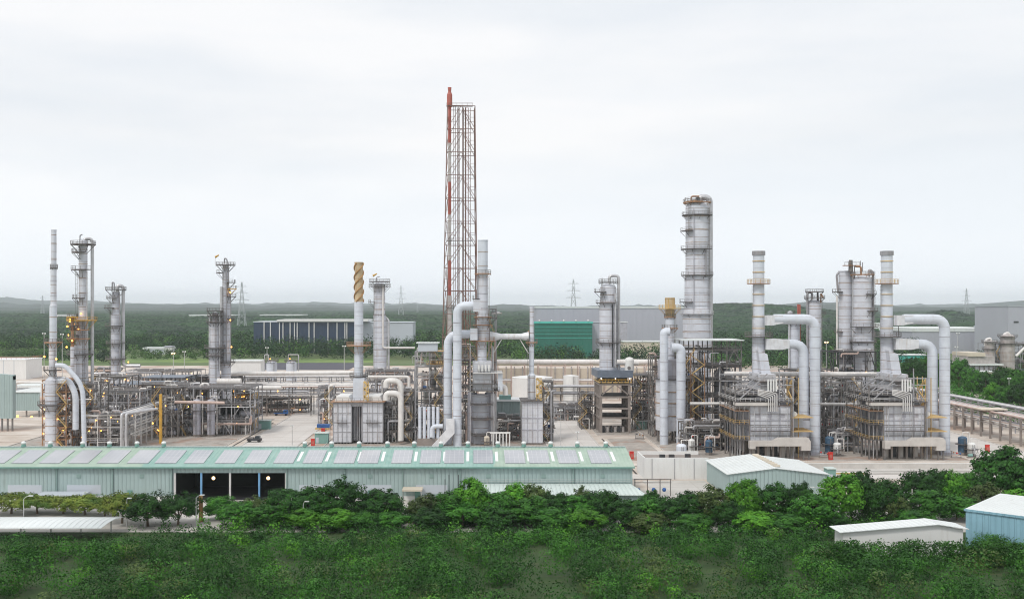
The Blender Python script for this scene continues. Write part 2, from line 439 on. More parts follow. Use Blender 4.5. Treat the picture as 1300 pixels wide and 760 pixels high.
# ------------------------------------------------------------------ woods
def elev(x, y):
    e = np.zeros_like(x)
    def bump(px, D, h, wx, wy):
        cx = (px - 600) * D / F
        return h * np.exp(-((x - cx) / wx) ** 2 - ((y - D) / wy) ** 2)
    e = e + bump(925, 2500, 33, 230, 500) + bump(1000, 2600, 6, 150, 500) + bump(1202, 2300, 16, 40, 90) + bump(1260, 2400, 5, 200, 300)
    e = e + bump(215, 2000, 7, 260, 400) + bump(520, 2300, 8, 300, 400) + bump(900, 3600, 6, 1200, 500) + bump(10, 2600, 8, 400, 400)
    return e
def crowns(px0, px1, D0, D1, step, hgt, m, name, nq=70, rad=4.6, q=.75, keep=1.):
    P = []; S = []; NN = []; TT = []
    D = D0
    while D < D1:
        st = step * (D / D0) ** .8
        xs = np.arange(X(px0, D), X(px1, D), st)
        xs = xs + rng.uniform(-.45, .45, len(xs)) * st
        for x in xs:
            if rng.random() > keep: continue
            h = hgt * rng.uniform(.7, 1.25); k = (D / D0) ** .8; r = rad * rng.uniform(.75, 1.3) * k
            y = D + rng.uniform(-.4, .4) * st
            g = elev(np.array([x]), np.array([y]))[0]
            n = nq
            d = rng.normal(size=(n, 3)); d /= np.linalg.norm(d, axis=1)[:, None]
            d *= rng.uniform(.6, 1.08, (n, 1))
            lump = 1 + .22 * np.sin(d[:, 0:1] * 5 + x) * np.cos(d[:, 1:2] * 4 + y)
            c = np.array([x, y, g + h * .55]); P.append(c + d * lump * np.array([r, r, h * .5])); S.append(np.full(n, q * k)); NN.append(d * np.array([1, 1, 1.2])); TT.append(np.full(n * 4, rng.random()))
        D += st * .9
    P = np.concatenate(P); S = np.concatenate(S)
    V, Q = quads(P, S, .6, np.concatenate(NN), .3)
    o = npmesh(name, V, Q, m, tint=np.concatenate(TT)); struct(o, 'stuff'); return o
# belts nearest the plant (leafy crowns), leaving the meadow open on the left
crowns(-40, 275, 1010, 1500, 13.5, 13, 'wood_leaf', 'woodland', 120, 7.)
crowns(270, 670, 880, 1330, 13, 15, 'wood_leaf', 'woodland', 130, 6.8)
crowns(-40, 70, 930, 1010, 9, 5, 'scrub_leaf', 'scrubland', 60, 4.)
crowns(150, 275, 880, 985, 11, 5, 'scrub_leaf', 'scrubland', 60, 4., keep=.45)
crowns(60, 160, 830, 960, 11, 8, 'wood_leaf', 'woodland', 70, 4., keep=.6)
crowns(660, 880, 800, 860, 12, 13, 'wood_leaf', 'woodland', 120, 6.)
crowns(900, 1165, 900, 1400, 13.5, 14, 'wood_leaf', 'woodland', 120, 7.)
crowns(880, 1172, 735, 900, 11, 11, 'wood_leaf', 'woodland', 80)
crowns(1118, 1226, 585, 735, 10, 8, 'wood_leaf', 'woodland', 80, 4.)
crowns(1226, 1330, 700, 860, 11, 9, 'wood_leaf', 'woodland', 80, 4.)
# far canopy as a bumpy sheet of crowns
def canopy():
    rows = 620; cols = 760
    D = 1250 * (5200 / 1250) ** (np.arange(rows) / (rows - 1)); u = np.linspace(-90, 1390, cols)
    DD, UU = np.meshgrid(D, u, indexing='ij'); XX = (UU - 600) * DD / F
    h = np.zeros_like(XX)
    s = 11.0 * (DD / 1250) ** .9
    for k in range(2):
        sc = (1.0, 2.3)[k]
        gx = XX / (s * sc) + 17 * k; gy = np.cumsum(np.gradient(D))[:, None] / (s * sc) + 5 * k + 0 * XX
        gy = np.log(DD) * 1250 ** .9 * DD ** .1 / 11 / sc * 1.0 + 5 * k
        best = np.full_like(XX, 9.)
        ix = np.floor(gx); iy = np.floor(gy)
        for a in (-1, 0, 1):
            for b in (-1, 0, 1):
                cx = ix + a; cy = iy + b
                hx = np.mod(np.sin(cx * 127.1 + cy * 311.7) * 43758.5, 1); hy = np.mod(np.sin(cx * 269.5 + cy * 183.3) * 43758.5, 1)
                dd = (gx - cx - hx) ** 2 + (gy - cy - hy) ** 2; best = np.minimum(best, dd)
        h += (np.sqrt(np.clip(1 - best, 0, 1))) * (8, 5)[k] * (DD / 1250) ** .5
    h += rng.uniform(-.8, .8, h.shape) * (DD / 1250) ** .5 + 3
    # clearings: let the ground show beyond 3 km in bands
    ZZ = h + elev(XX, DD)
    edge = np.clip((DD - 1250) / 60, 0, 1); ZZ *= edge
    V = np.stack([XX, DD, ZZ], -1).reshape(-1, 3)
    i = np.arange((rows - 1) * cols).reshape(rows - 1, cols)[:, :-1].ravel()
    Q = np.stack([i, i + 1, i + cols + 1, i + cols], 1)
    # crowns under the big far buildings are dropped
    tv = np.mod(np.sin(np.floor(XX / 26) * 12.9 + np.floor(DD / 40) * 78.2) * 43758.5, 1).ravel() * .8
    o = npmesh('forest', V, Q, 'wood_far', smooth=False, tint=tv); struct(o, 'stuff')
crowns(-60, 1360, 1400, 2500, 18, 15, 'wood_far', 'woodland', 75, 9.5, 1.2)
crowns(-60, 1360, 2500, 4200, 28, 15, 'wood_far', 'woodland', 44, 15, 2.4)
canopy()
# hills along the horizon
def hills(D, pts, m, depth=1500, name='hills'):
    n = 300; u = np.linspace(-120, 1420, n); ys = np.interp(u, [p[0] for p in pts], [p[1] for p in pts])
    zt = H - (ys - 390) * D / F + (np.sin(u * .11) + np.sin(u * .047 + 2) * 1.5 + rng.normal(size=n) * .6) * D / F * .35
    xs = (u - 600) * D / F
    V = []
    for k, (dy, f) in enumerate(((0, -.02), (.25, .35), (.5, .75), (.8, .97), (1., 1.), (1.4, .8), (2.2, 0))):
        V.append(np.stack([xs, np.full(n, D + (dy - 1) * depth), np.maximum(zt, 3) * f + (rng.normal(size=n) * 6 * D / 9000 if 0 < k < 4 else 0)], -1))
    V = np.concatenate(V); i = np.arange(6 * n).reshape(6, n)[:, :-1].ravel()
    struct(npmesh(name, V, np.stack([i, i + 1, i + n + 1, i + n], 1), m, smooth=True))
hills(6500, [(-120, 391), (200, 391), (215, 390), (240, 391.5), (480, 391), (560, 392), (800, 391), (900, 389), (1050, 387), (1180, 391), (1420, 389)], 'wood_far')
hills(9000, [(-120, 387), (150, 386), (400, 388), (650, 387), (720, 390), (980, 388), (1020, 383), (1060, 386), (1200, 392), (1235, 388), (1270, 384), (1300, 381), (1420, 378)], 'wood_far')
hills(13500, [(-120, 379), (10, 378), (60, 381), (150, 384), (230, 386), (330, 385), (420, 384), (640, 388), (1000, 388), (1250, 386), (1310, 383), (1420, 386)], 'wood_far', 1200)

# ------------------------------------------------------------------ foreground trees
def crown_mesh(R0, hh, nclump, nleaf, leaf, lobes, flat=1., z0=0.):
    P = []; NL = []
    for i in range(nclump):
        d = rng.normal(size=3); d /= np.linalg.norm(d); 
        if d[2] < -.75: d[2] *= -.5
        rr = rng.uniform(.45, 1.0) ** .6 * (1 + lobes * math.sin(3 * math.atan2(d[1], d[0]) + i % 3) * .5)
        c = d * rr * np.array([R0, R0, hh * flat]); cr = R0 * rng.uniform(.16, .30)
        q = rng.normal(size=(nleaf, 3)); q /= np.linalg.norm(q, axis=1)[:, None]; q *= rng.uniform(.4, 1.1, (nleaf, 1)) * cr
        NN = q / cr * .8 + d * .6
        q[:, 2] *= .75
        P.append(c + q); NL.append(NN)
    P = np.concatenate(P); P[:, 2] += z0
    return quads(P, leaf, .4, np.concatenate(NL), .28)
TREES = {}
def tree_proto(kind, var, m, Hh, Rr, crown_h, trunk_h, ncl, nl, leaf, lobes):
    r = thing('tree', 'x', 'tree')
    b = B(); b.sweep([(0, 0, 0), (.05, .05, trunk_h * .6), (.1, 0, Hh * .72)], [.2, .15, .05], 7)
    b.out('trunk', 'bark', r)
    for k in range(5):
        a = k * 2 * PI / 5 + var; bb_ = B()
        bb_.sweep([(0.05, 0.03, trunk_h * (.75 + .1 * k)), (math.cos(a) * Rr * .35, math.sin(a) * Rr * .35, Hh * .6), (math.cos(a) * Rr * .7, math.sin(a) * Rr * .7, Hh * .78)], [.1, .07, .03], 6)
        bb_.out('limb', 'bark', r)
    V, Q = crown_mesh(Rr, crown_h / 2, ncl, nl, leaf, lobes, 1., Hh - crown_h / 2)
    npmesh('crown', V, Q, m, r)
    r['proto'] = 1
    TREES.setdefault(kind, []).append(r); return r
for v in range(3):
    tree_proto('round', v, 'leaf_dark', 6.5, 3.1, 5.6, 1.4, 120, 70, .17, .15)
    tree_proto('bright', v, 'leaf_bright', 6.0, 2.9, 5.2, 1.4, 120, 70, .16, .15)
    tree_proto('mid', v, 'leaf_mid', 6.5, 3.0, 5.6, 1.4, 120, 70, .17, .2)
for v in range(3):
    tree_proto('flat', v, 'leaf_yellow', 4.8, 3.3, 3.4, 1.8, 90, 60, .15, .4)
    tree_proto('olive', v, 'leaf_olive', 5.8, 2.8, 4.9, 1.4, 95, 55, .16, .3)
    tree_proto('feather', v, 'leaf_dark', 6.5, 3.3, 5.4, 1.5, 110, 62, .16, .4)
TUSED = {}
def tree(px, ytop, yb, wpx, kind, label, group='trees along the front of the plant', D=None):
    D = D or DY(yb); k = random.randrange(3); pr = TREES[kind][k]
    base = {'round': (6.5, 3.1), 'bright': (6.0, 2.9), 'mid': (6.5, 3.0), 'flat': (4.8, 3.3), 'olive': (5.8, 2.8), 'feather': (6.5, 3.3)}[kind]
    hz_ = Z(ytop - 1.5, D) / (base[0] * 1.0); wx = (wpx * D / F / 2) / (base[1] * .95)
    hz_ *= 1.06; wx *= 1.1
    if kind == 'flat': hz_ *= 1.15; wx *= 1.2
    o = copy_tree(pr, (X(px, D), D, 0), random.uniform(0, 6.28), (wx, wx, hz_), label, group)
    return o
FT = [
 (14, 632, 652, 44, 'flat', 'feathery yellow-green tree at the left edge above the white carport roof'),
 (47, 634, 652, 40, 'flat', 'feathery yellow-green tree behind the lamp post by the white carport'),
 (80, 636, 652, 40, 'flat', 'yellowest low tree above the middle of the white carport roof'),
 (108, 634, 653, 38, 'flat', 'low spreading green tree above the far half of the white carport'),
 (133, 637, 655, 30, 'flat', 'small thin tree above the right end of the white carport roof'),
 (155, 634, 664, 40, 'flat', 'spreading tree with bare trunk just past the carport end'),
 (188, 631, 668, 56, 'feather', 'large dark spreading tree left of the dark warehouse opening'),
 (226, 630, 667, 50, 'feather', 'dark dense tree below the left post of the warehouse opening'),
 (279, 633, 660, 36, 'mid', 'small green tree in front of the first blue post'),
 (303, 640, 668, 46, 'mid', 'leafy green tree below the middle of the warehouse opening'),
 (326, 634, 664, 40, 'olive', 'tree with brownish leaves below the second blue post'),
 (338, 643, 669, 44, 'mid', 'leafy tree left of the pole that rises from the dark trees'),
 (362, 623, 661, 50, 'feather', 'tall dark tree covering the right end of the warehouse opening'),
 (398, 622, 662, 52, 'round', 'broad dark tree just right of the warehouse opening'),
 (385, 650, 672, 36, 'bright', 'bright low tree at the foot of the dark trees right of the opening'),
 (436, 613, 662, 44, 'feather', 'tallest dark feathery tree with a pointed top before the warehouse wall'),
 (428, 650, 673, 42, 'bright', 'fresh green tree at the foot of the tall pointed dark tree'),
 (462, 652, 672, 36, 'mid', 'green tree at the foot of the thin lamp post mid row'),
 (484, 625, 662, 50, 'round', 'dark round-headed tree right of the thin lamp post'),
 (498, 652, 672, 40, 'mid', 'low green tree before the dark round-headed tree'),
 (540, 632, 664, 44, 'olive', 'loose grey-green tree right of the small canopy on the warehouse front'),
 (570, 627, 663, 44, 'mid', 'mid green tree below the two black posts of the warehouse wall'),
 (545, 648, 672, 44, 'round', 'dark low tree right of the red low wall'),
 (598, 614, 662, 40, 'bright', 'light green tree with tufted top at the left end of the annex roof'),
 (588, 640, 668, 48, 'mid', 'full green tree in front of the tufted light green tree'),
 (632, 629, 664, 46, 'mid', 'green tree under the left part of the annex roof'),
 (655, 618, 658, 36, 'bright', 'light green tree whose top overlaps the annex roof'),
 (630, 648, 672, 46, 'round', 'dark green tree in the front rank below the annex roof'),
 (680, 619, 660, 34, 'olive', 'brownish tree top overlapping the middle of the annex roof'),
 (676, 634, 668, 50, 'mid', 'broad green tree right of the short white lamp'),
 (706, 629, 664, 44, 'round', 'dark rounded tree under the middle of the annex roof'),
 (700, 648, 674, 46, 'mid', 'green front-rank tree under the middle of the annex roof'),
 (735, 632, 664, 46, 'mid', 'rounded green tree below the last warehouse downpipe'),
 (738, 622, 656, 26, 'olive', 'thin pale tree tip in front of the annex roof'),
 (745, 650, 674, 44, 'bright', 'brighter front-rank tree below the last warehouse downpipe'),
 (765, 626, 664, 46, 'round', 'dark green tree below the right end of the annex roof'),
 (795, 640, 670, 40, 'feather', 'dark tree beneath the annex gable wall'),
 (818, 634, 668, 42, 'mid', 'green tree just right of the annex gable wall'),
 (828, 625, 655, 22, 'round', 'small dark upright tree below the left corner of the white building'),
 (822, 655, 676, 44, 'olive', 'grey-green straggly tree in the front rank below the white building'),
 (850, 634, 667, 40, 'round', 'dark tree below the middle of the white building'),
 (873, 628, 664, 38, 'round', 'dark round tree left of the twin-arm street lamp'),
 (905, 622, 664, 46, 'olive', 'grey-green tree before the left wall of the gable shed'),
 (925, 640, 670, 34, 'feather', 'loose dark tree under the near corner of the gable shed'),
 (945, 614, 664, 38, 'bright', 'bright round-headed tree covering the shed corner'),
 (984, 618, 664, 42, 'round', 'round dark tree before the middle of the gable shed'),
 (1016, 617, 666, 34, 'round', 'dark tree before the right half of the gable shed'),
 (1032, 630, 672, 50, 'mid', 'leafy tree left of the lamp post by the shed'),
 (880, 655, 676, 40, 'mid', 'low tree at the foot of the twin-arm street lamp'),
 (960, 653, 676, 48, 'bright', 'low spreading bright tree left of the wooden power pole'),
 (1000, 655, 678, 46, 'mid', 'low green tree right of the wooden power pole'),
 (1070, 607, 662, 48, 'bright', 'tall round green tree left of the orange parasol'),
 (1095, 604, 660, 34, 'round', 'dark tree touching the orange parasol'),
 (1120, 612, 664, 46, 'round', 'dark round tree just right of the orange parasol'),
 (1055, 652, 672, 40, 'round', 'dark low tree behind the big white roof'),
 (1140, 634, 668, 28, 'olive', 'dark reddish small tree beside the path'),
 (1168, 602, 648, 42, 'round', 'dark tree on the left of the tree group on the yard edge'),
 (1190, 599, 646, 34, 'round', 'tallest dark tree of the group at the yard edge'),
 (1210, 604, 648, 30, 'bright', 'bright tree behind the right twin-arm street lamp'),
 (1229, 603, 644, 34, 'mid', 'loose green tree right of the twin-arm street lamp'),
 (1180, 625, 664, 46, 'mid', 'pale leafy tree in front of the dark yard edge trees'),
 (1160, 650, 674, 40, 'mid', 'low green tree left of the pale leafy tree'),
 (1215, 632, 660, 46, 'mid', 'green tree above the corner of the blue building'),
 (1250, 618, 654, 44, 'olive', 'grey-green tree behind the blue building roof'),
 (1275, 574, 640, 62, 'round', 'largest tall tree with open crown near the right edge'),
 (1248, 610, 645, 30, 'round', 'small dark tree at the foot of the largest tall tree'),
 (1296, 588, 640, 44, 'mid', 'tree at the right edge behind the blue building'),
 (1288, 625, 652, 40, 'bright', 'bright tree over the roof of the blue building at the right edge'),
]
for a in FT: tree(*a)
# yard trees beyond the plant on the right
ordn = ['first', 'second', 'third', 'fourth', 'fifth', 'sixth', 'seventh', 'eighth', 'ninth', 'tenth']
k = 0
for (px, yt, yb, wpx, kd) in [(1158, 458, 490, 26, 'round'), (1176, 455, 487, 26, 'mid'), (1217, 458, 496, 24, 'mid'), (1235, 470, 505, 22, 'mid'), (1252, 476, 506, 24, 'round'), (1272, 470, 505, 30, 'round'), (1290, 472, 508, 28, 'mid'), (1262, 490, 516, 20, 'bright'), (1278, 492, 520, 22, 'mid'), (1296, 490, 522, 26, 'round')]:
    tree(px, yt, yb, wpx, kd, ordn[k] + ' tree from the left among those behind the long right pipe rack', 'trees behind the right pipe rack'); k += 1
for r in sum(TREES.values(), []):
    for c in list(r.children): bpy.data.objects.remove(c)
    bpy.data.objects.remove(r)
# shrubs covering the near bank below the tree row
def shrubs(x0, x1, y0, y1, n, hgt, m, name='undergrowth'):
    P = []
    for i in range(n):
        x = rng.uniform(x0, x1); y = rng.uniform(y0, y1)
        if 62 < x < 94 and 180 < y < 194 or x < -66 and y > 193 or x > 88 and y > 168 + (100 - x) * .9 and y < 225: continue
        r = rng.uniform(1.2, 2.6); k = 170
        d = rng.normal(size=(k, 3)); d /= np.linalg.norm(d, axis=1)[:, None]; d[:, 2] = np.abs(d[:, 2]); d *= rng.uniform(.6, 1.08, (k, 1))
        P.append(np.array([x, y, 0]) + d * np.array([r, r, hgt * rng.uniform(.6, 1.2)]))
    V, Q = quads(np.concatenate(P), .2, .5); struct(npmesh(name, V, Q, m), 'stuff')
def bank(n, m, r0, r1, h0, h1):
    P = []; NN = []
    for i in range(n):
        x = rng.uniform(-114, 104); y = rng.uniform(140, 196); r = rng.uniform(r0, r1); h = rng.uniform(h0, h1); k = int(190 * r)
        if 62 < x < 94 and 179 < y < 195 or x < -66 and y > 190: continue
        if y > 183: h = min(h, 3.2)
        d = rng.normal(size=(k, 3)); d /= np.linalg.norm(d, axis=1)[:, None]
        d *= rng.uniform(.75, 1.06, (k, 1)) * (1 + .18 * np.sin(d[:, 0:1] * 6 + i) * np.cos(d[:, 1:2] * 5 + i) + .14 * np.sin(d[:, 2:3] * 9 + i))
        P.append(np.array([x, y, h * .5]) + d * np.array([r, r, h * .52])); NN.append(d)
    V, Q = quads(np.concatenate(P), .16, .5, np.concatenate(NN), .28); struct(npmesh('undergrowth', V, Q, m), 'stuff')
bank(250, 'leaf_dark', 2.2, 3.8, 3.5, 6.2); bank(210, 'leaf_mid', 2., 3.4, 3., 5.6); bank(45, 'leaf_bright', 1.5, 2.6, 2.5, 4.4); bank(60, 'leaf_olive', 1.6, 3., 2.6, 4.8)
def front_bushes():
    P = []
    for i in range(60):
        x = rng.uniform(60, 96); y = rng.uniform(177, 179.5); k = 420; d = rng.normal(size=(k, 3)); d /= np.linalg.norm(d, axis=1)[:, None]
        P.append(np.array([x, y, 2.0]) + d * np.array([2.2, 2.2, rng.uniform(1.8, 2.7)]) * rng.uniform(.7, 1.05, (k, 1)))
    V, Q = quads(np.concatenate(P), .18, .5); struct(npmesh('undergrowth', V, Q, 'leaf_mid'), 'stuff')
front_bushes()
shrubs(-62, 100, 193, 206, 150, 2.8, 'leaf_dark')
shrubs(-46, 88, 206, 216, 170, 3.0, 'leaf_dark')
shrubs(-50, 76, 214, 227, 210, 2.6, 'leaf_mid')
shrubs(66, 128, 205, 232, 190, 2.4, 'leaf_mid')
shrubs(-62, 105, 196, 212, 45, 3.4, 'leaf_bright')
def scrub(x0, x1, y0, y1, n, h, m):
    P = []
    for i in range(n):
        x = rng.uniform(x0, x1); y = rng.uniform(y0, y1); r = rng.uniform(2, 4.5); k = 110
        d = rng.normal(size=(k, 3)); d /= np.linalg.norm(d, axis=1)[:, None]; d[:, 2] = np.abs(d[:, 2]); P.append(np.array([x, y, 0]) + d * np.array([r, r, h * rng.uniform(.5, 1.3)]) * rng.uniform(.7, 1.05, (k, 1)))
    V, Q = quads(np.concatenate(P), .42, .5); struct(npmesh('scrubland', V, Q, m), 'stuff')
scrub(212, 320, 400, 585, 420, 4.5, 'leaf_mid')
scrub(264, 420, 590, 800, 300, 6, 'leaf_dark')
scrub(215, 300, 330, 470, 200, 3, 'leaf_olive')
# ------------------------------------------------------------------ green warehouse
def roofmat():
    m = bpy.data.materials.new('roof_paint'); m.use_nodes = True; t = NT(m.node_tree); bs = t.n['Principled BSDF']; bs.inputs['Roughness'].default_value = .55
    p = t.pos(); sp = t.new('ShaderNodeSeparateXYZ'); t.link(p, sp.inputs[0])
    edge = t.math('ADD', sp.outputs[0], t.math('MULTIPLY', t.math('SUBTRACT', t.noise(p, .12, 2), .5), 3.))
    a = t.rng(edge, -77.5, -77); b = t.rng(edge, 5, 5.4)
    f = t.math('SUBTRACT', a, b)
    tl = t.mix(t.rng(t.noise(p, .3, 4), .35, .65), (.22, .39, .345), (.30, .455, .41))
    pg = t.mix(t.rng(t.noise(p, .3, 4), .35, .65), (.31, .42, .34), (.40, .50, .42))
    c = t.mix(f, pg, tl)
    c = t.mix(t.math('MULTIPLY', t.rng(t.noise(t.mapping(p, (3, .15, 1)), 1.), .55, .75), .5), c, (.45, .52, .44))
    t.link(c, bs.inputs['Base Color'])
    w_ = t.math('LESS_THAN', t.math('FRACT', t.math('DIVIDE', sp.outputs[0], .9)), .2)
    bu = t.new('ShaderNodeBump'); bu.inputs['Distance'].default_value = .08; t.link(w_, bu.inputs['Height']); t.link(bu.outputs[0], bs.inputs['Normal'])
    MATS['roof_paint'] = m
roofmat()
def solarmat():
    m = bpy.data.materials.new('solar'); m.use_nodes = True; t = NT(m.node_tree); bs = t.n['Principled BSDF']
    bs.inputs['Roughness'].default_value = .22; bs.inputs['Coat Weight'].default_value = .5; bs.inputs['Coat Roughness'].default_value = .25
    p = t.pos(); sp = t.new('ShaderNodeSeparateXYZ'); t.link(p, sp.inputs[0])
    f = t.math('MAXIMUM', t.math('LESS_THAN', t.math('FRACT', t.math('DIVIDE', sp.outputs[0], 1.1)), .07), t.math('LESS_THAN', t.math('FRACT', t.math('DIVIDE', sp.outputs[1], 1.9)), .05))
    c = t.mix(t.rng(t.noise(p, .09, 2), .3, .7), (.31, .33, .37), (.42, .43, .46))
    c = t.mix(t.math('MULTIPLY', f, .6), c, (.62, .62, .64)); t.link(c, bs.inputs['Base Color']); MATS['solar'] = m
solarmat()
WX0, WX1, WY0, WYR, WY1 = -135., 37.3, 239., 253., 267.
wh = thing('warehouse', 'long pale green warehouse with solar panels along its teal roof', 'warehouse', (0, 0, 0))
dx0, dx1 = X(222, 239), X(363, 239)
b = B(); b.bb(WX0, dx0, WY0, WY0 + .3, 1.0, 7.8); b.bb(dx1, WX1, WY0, WY0 + .3, 1.0, 7.8); b.bb(dx0, dx1, WY0, WY0 + .3, 6.4, 7.8)
b.out('front_wall', 'wall_green', wh)
b = B(); b.bb(WX0, dx0 - .01, WY0 - .04, WY0 + .34, 0, 1.0); b.bb(dx1 + .01, WX1, WY0 - .04, WY0 + .34, 0, 1.0); b.out('plinth', 'white_wall', wh)
b = B(); b.prism([(WY0 + .3, 0), (WY1, 0), (WY1, 7.8), (WYR, 10.4), (WY0 + .3, 7.85)], 'X', WX1 - .3, WX1 - .01); b.out('gable_wall', 'wall_green_y', wh)
b = B(); b.bb(WX0, WX1, WY1, WY1 + .3, 0, 7.8); b.out('rear_wall', 'wall_green', wh)
def slope(x0, x1, ya, yb2, za, zb, th=.18):
    return [(x0, ya, za), (x1, ya, za), (x1, yb2, zb), (x0, yb2, zb)]
for nm, ya, yb2, za, zb in (('roof_slope', WY0 - .5, WYR, 7.9, 10.5), ('roof_slope', WYR, WY1 + .6, 10.5, 7.9)):
    q = slope(WX0, WX1 + .5, ya, yb2, za, zb); B().add(q + [(x, y, z - .15) for x, y, z in q], [(0, 1, 2, 3), (7, 6, 5, 4), (0, 4, 5, 1), (1, 5, 6, 2), (2, 6, 7, 3), (3, 7, 4, 0)]).out(nm, 'roof_paint', wh)
B().bb(WX0, WX1 + .4, WYR - .45, WYR + .45, 10.5, 10.68).out('ridge_cap', 'wall_green', wh)
B().bb(WX0, WX1 + .45, WY0 - .95, WY0 - .5, 7.62, 7.86).out('gutter', 'trim_green', wh)
for px in (72, 143, 218, 364, 438, 511, 584, 656, 728):
    x = X(px, 239); B().bb(x - .13, x + .13, WY0 - .35, WY0 - .06, 0, 7.6).out('downpipe', 'downpipe', wh)
for x0, x1 in ((10, 53), (85, 128), (455, 497), (528, 568), (380, 420)):
    B().bb(X(x0, 239), X(x1, 239), WY0 - .06, WY0 - .01, 1.6, 3.6).out('louvre_panel', 'grey_wall_pale', wh)
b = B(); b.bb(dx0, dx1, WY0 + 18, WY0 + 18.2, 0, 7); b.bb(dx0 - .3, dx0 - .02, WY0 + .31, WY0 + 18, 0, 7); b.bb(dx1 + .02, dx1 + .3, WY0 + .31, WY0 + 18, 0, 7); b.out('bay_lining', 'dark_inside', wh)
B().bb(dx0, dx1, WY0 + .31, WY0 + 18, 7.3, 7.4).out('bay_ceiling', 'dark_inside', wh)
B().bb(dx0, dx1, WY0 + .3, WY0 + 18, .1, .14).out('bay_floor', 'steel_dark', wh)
for px, m_ in ((222, 'steel_white'), (255.5, 'blue_post'), (292, 'steel_white'), (329, 'blue_post'), (363, 'steel_white')):
    if m_ == 'blue_post' and m_ not in MATS: mat('blue_post', (.16, .36, .60), .5)
    x = X(px, 239); B().bb(x - .22, x + .22, WY0 - .1, WY0 + .28, 0, 6.4).out('door_post', m_, wh, 'light blue post' if 'blue' in m_ else None)
for px, py, dy in ((228, 616, 8), (233, 615, 14), (271, 606.5, 4), (340.5, 606.5, 4)):
    B().ball((X(px, 239 + dy), 239 + dy, Z(py, 239 + dy)), .42 if dy < 10 else .22, 8, 5).out('ceiling_lamp', 'warm_lamp', wh)
PN = [(-19, 8), (17, 43), (52, 78), (88, 114), (125, 152), (163, 190), (198, 225), (235, 260), (274, 299), (311, 337), (348, 373), (385, 409), (424, 450), (455, 480), (497, 522), (533, 559), (564, 589), (601, 626), (641, 667), (672, 698), (709, 735), (750, 776)]
def onroof(y, off=.0): return 7.9 + (y - WY0 + .5) / 14.5 * 2.6 + off
for i, (a, c) in enumerate(PN):
    y0, y1 = 240.8, 250.4; xa, xc = X(a, 242), X(c, 242)
    q = [(xa, y0, onroof(y0, .13)), (xc, y0, onroof(y0, .13)), (xc, y1, onroof(y1, .13)), (xa, y1, onroof(y1, .13))]
    o = B().add(q + [(x, y, z - .06) for x, y, z in q], [(0, 1, 2, 3), (7, 6, 5, 4), (0, 4, 5, 1), (1, 5, 6, 2), (2, 6, 7, 3), (3, 7, 4, 0)]).out('solar_panel', 'solar', wh)
    if i >= 10:
        xs = xc + .55; y0, y1 = 242.5, 249.5
        q = [(xs, y0, onroof(y0, .05)), (xs + .7, y0, onroof(y0, .05)), (xs + .7, y1, onroof(y1, .05)), (xs, y1, onroof(y1, .05))]
        B().add(q + [(x, y, z - .1) for x, y, z in q], [(0, 1, 2, 3), (7, 6, 5, 4), (0, 4, 5, 1), (1, 5, 6, 2), (2, 6, 7, 3), (3, 7, 4, 0)]).out('skylight', 'skylight', wh)
for px in (-6, 30, 64, 105, 139, 174, 208, 387, 421, 456, 492, 526, 560, 594, 632, 665, 699, 733, 769):
    x = X(px, 253); o = B().cyl((x, 253, 10.6), (x, 253, 11.2), .62, .5, 12).out('vent_collar', 'trim_green', wh)
    B().ball((x, 253, 11.55), .62, 12, 6, .72).out('turbine_vent', 'vent_white', wh)
# annex against the right half of the front
for px in (100, 180, 405, 470, 548, 620, 690, 765):
    B().bb(X(px, 239) - .5, X(px, 239) + .5, WY0 - .12, WY0 - .01, 5.2, 6.1).out('wall_vent', 'downpipe', wh)
for px in (165, 470, 530): B().bb(X(px, 239) - .6, X(px, 239) + .6, WY0 - .1, WY0 - .045, 0.05, 2.4).out('side_door', 'trim_green', wh)
ax0, ax1 = X(606, 236), X(803, 236)
an = thing('annex', 'low lean-to with white green roof along the warehouse front', 'lean-to', (0, 0, 0))
q = [(ax0, 228, 3.25), (ax1 + 2, 228, 3.25), (ax1, 238.6, 3.95), (ax0, 238.6, 3.95)]
B().add(q + [(x, y, z - .15) for x, y, z in q], [(0, 1, 2, 3), (7, 6, 5, 4), (0, 4, 5, 1), (1, 5, 6, 2), (2, 6, 7, 3), (3, 7, 4, 0)]).out('roof', 'annex_roof', an)
B().bb(ax0, ax1 + 1.6, 228.6, 228.8, 0, 3.1).out('front_wall', 'wall_green', an); B().bb(ax1 + 1.3, ax1 + 1.59, 228.8, 238.6, 0, 3.1).out('side_wall', 'wall_green_y', an)
B().rail((X(596, 239), 238.4, 4.0), (ax1, 238.4, 4.0), 1.0, 4, .06).out('guard_rail', 'pole', an)
b = B()
for x in (565, 570, 582): b.bar((X(x, 238), 237.6, 0), (X(x, 238), 237.6, 6.2 - (x == 565)), .16)
tag(b.out('exhaust_pipe', 'steel_dark'), 'three thin dark exhaust pipes against the warehouse wall', 'exhaust pipe')
# small canopy and awnings on the front
cp = thing('canopy', 'small white flat canopy on the warehouse front with cream fascia', 'canopy', (X(524, 237), 236.5, 0))
B().bb(-2.3, 2.3, -2, 2, 2.9, 3.3).out('roof', 'tan_light', cp)
for x in (-2.1, 2.1): B().bar((x, -1.8, 0), (x, -1.8, 2.9), .15).out('post', 'pole', cp)
cp = thing('canopy', 'long grey-white flat canopy on the left part of the warehouse front', 'canopy', (X(80, 236), 236, 0))
B().bb(-5.5, 5.3, -2.6, 2.6, 1.9, 2.2).out('roof', 'grey_wall_pale', cp)
for x in (-5.2, 0, 5): B().bar((x, -2.3, 0), (x, -2.3, 1.9), .15).out('post', 'pole', cp)
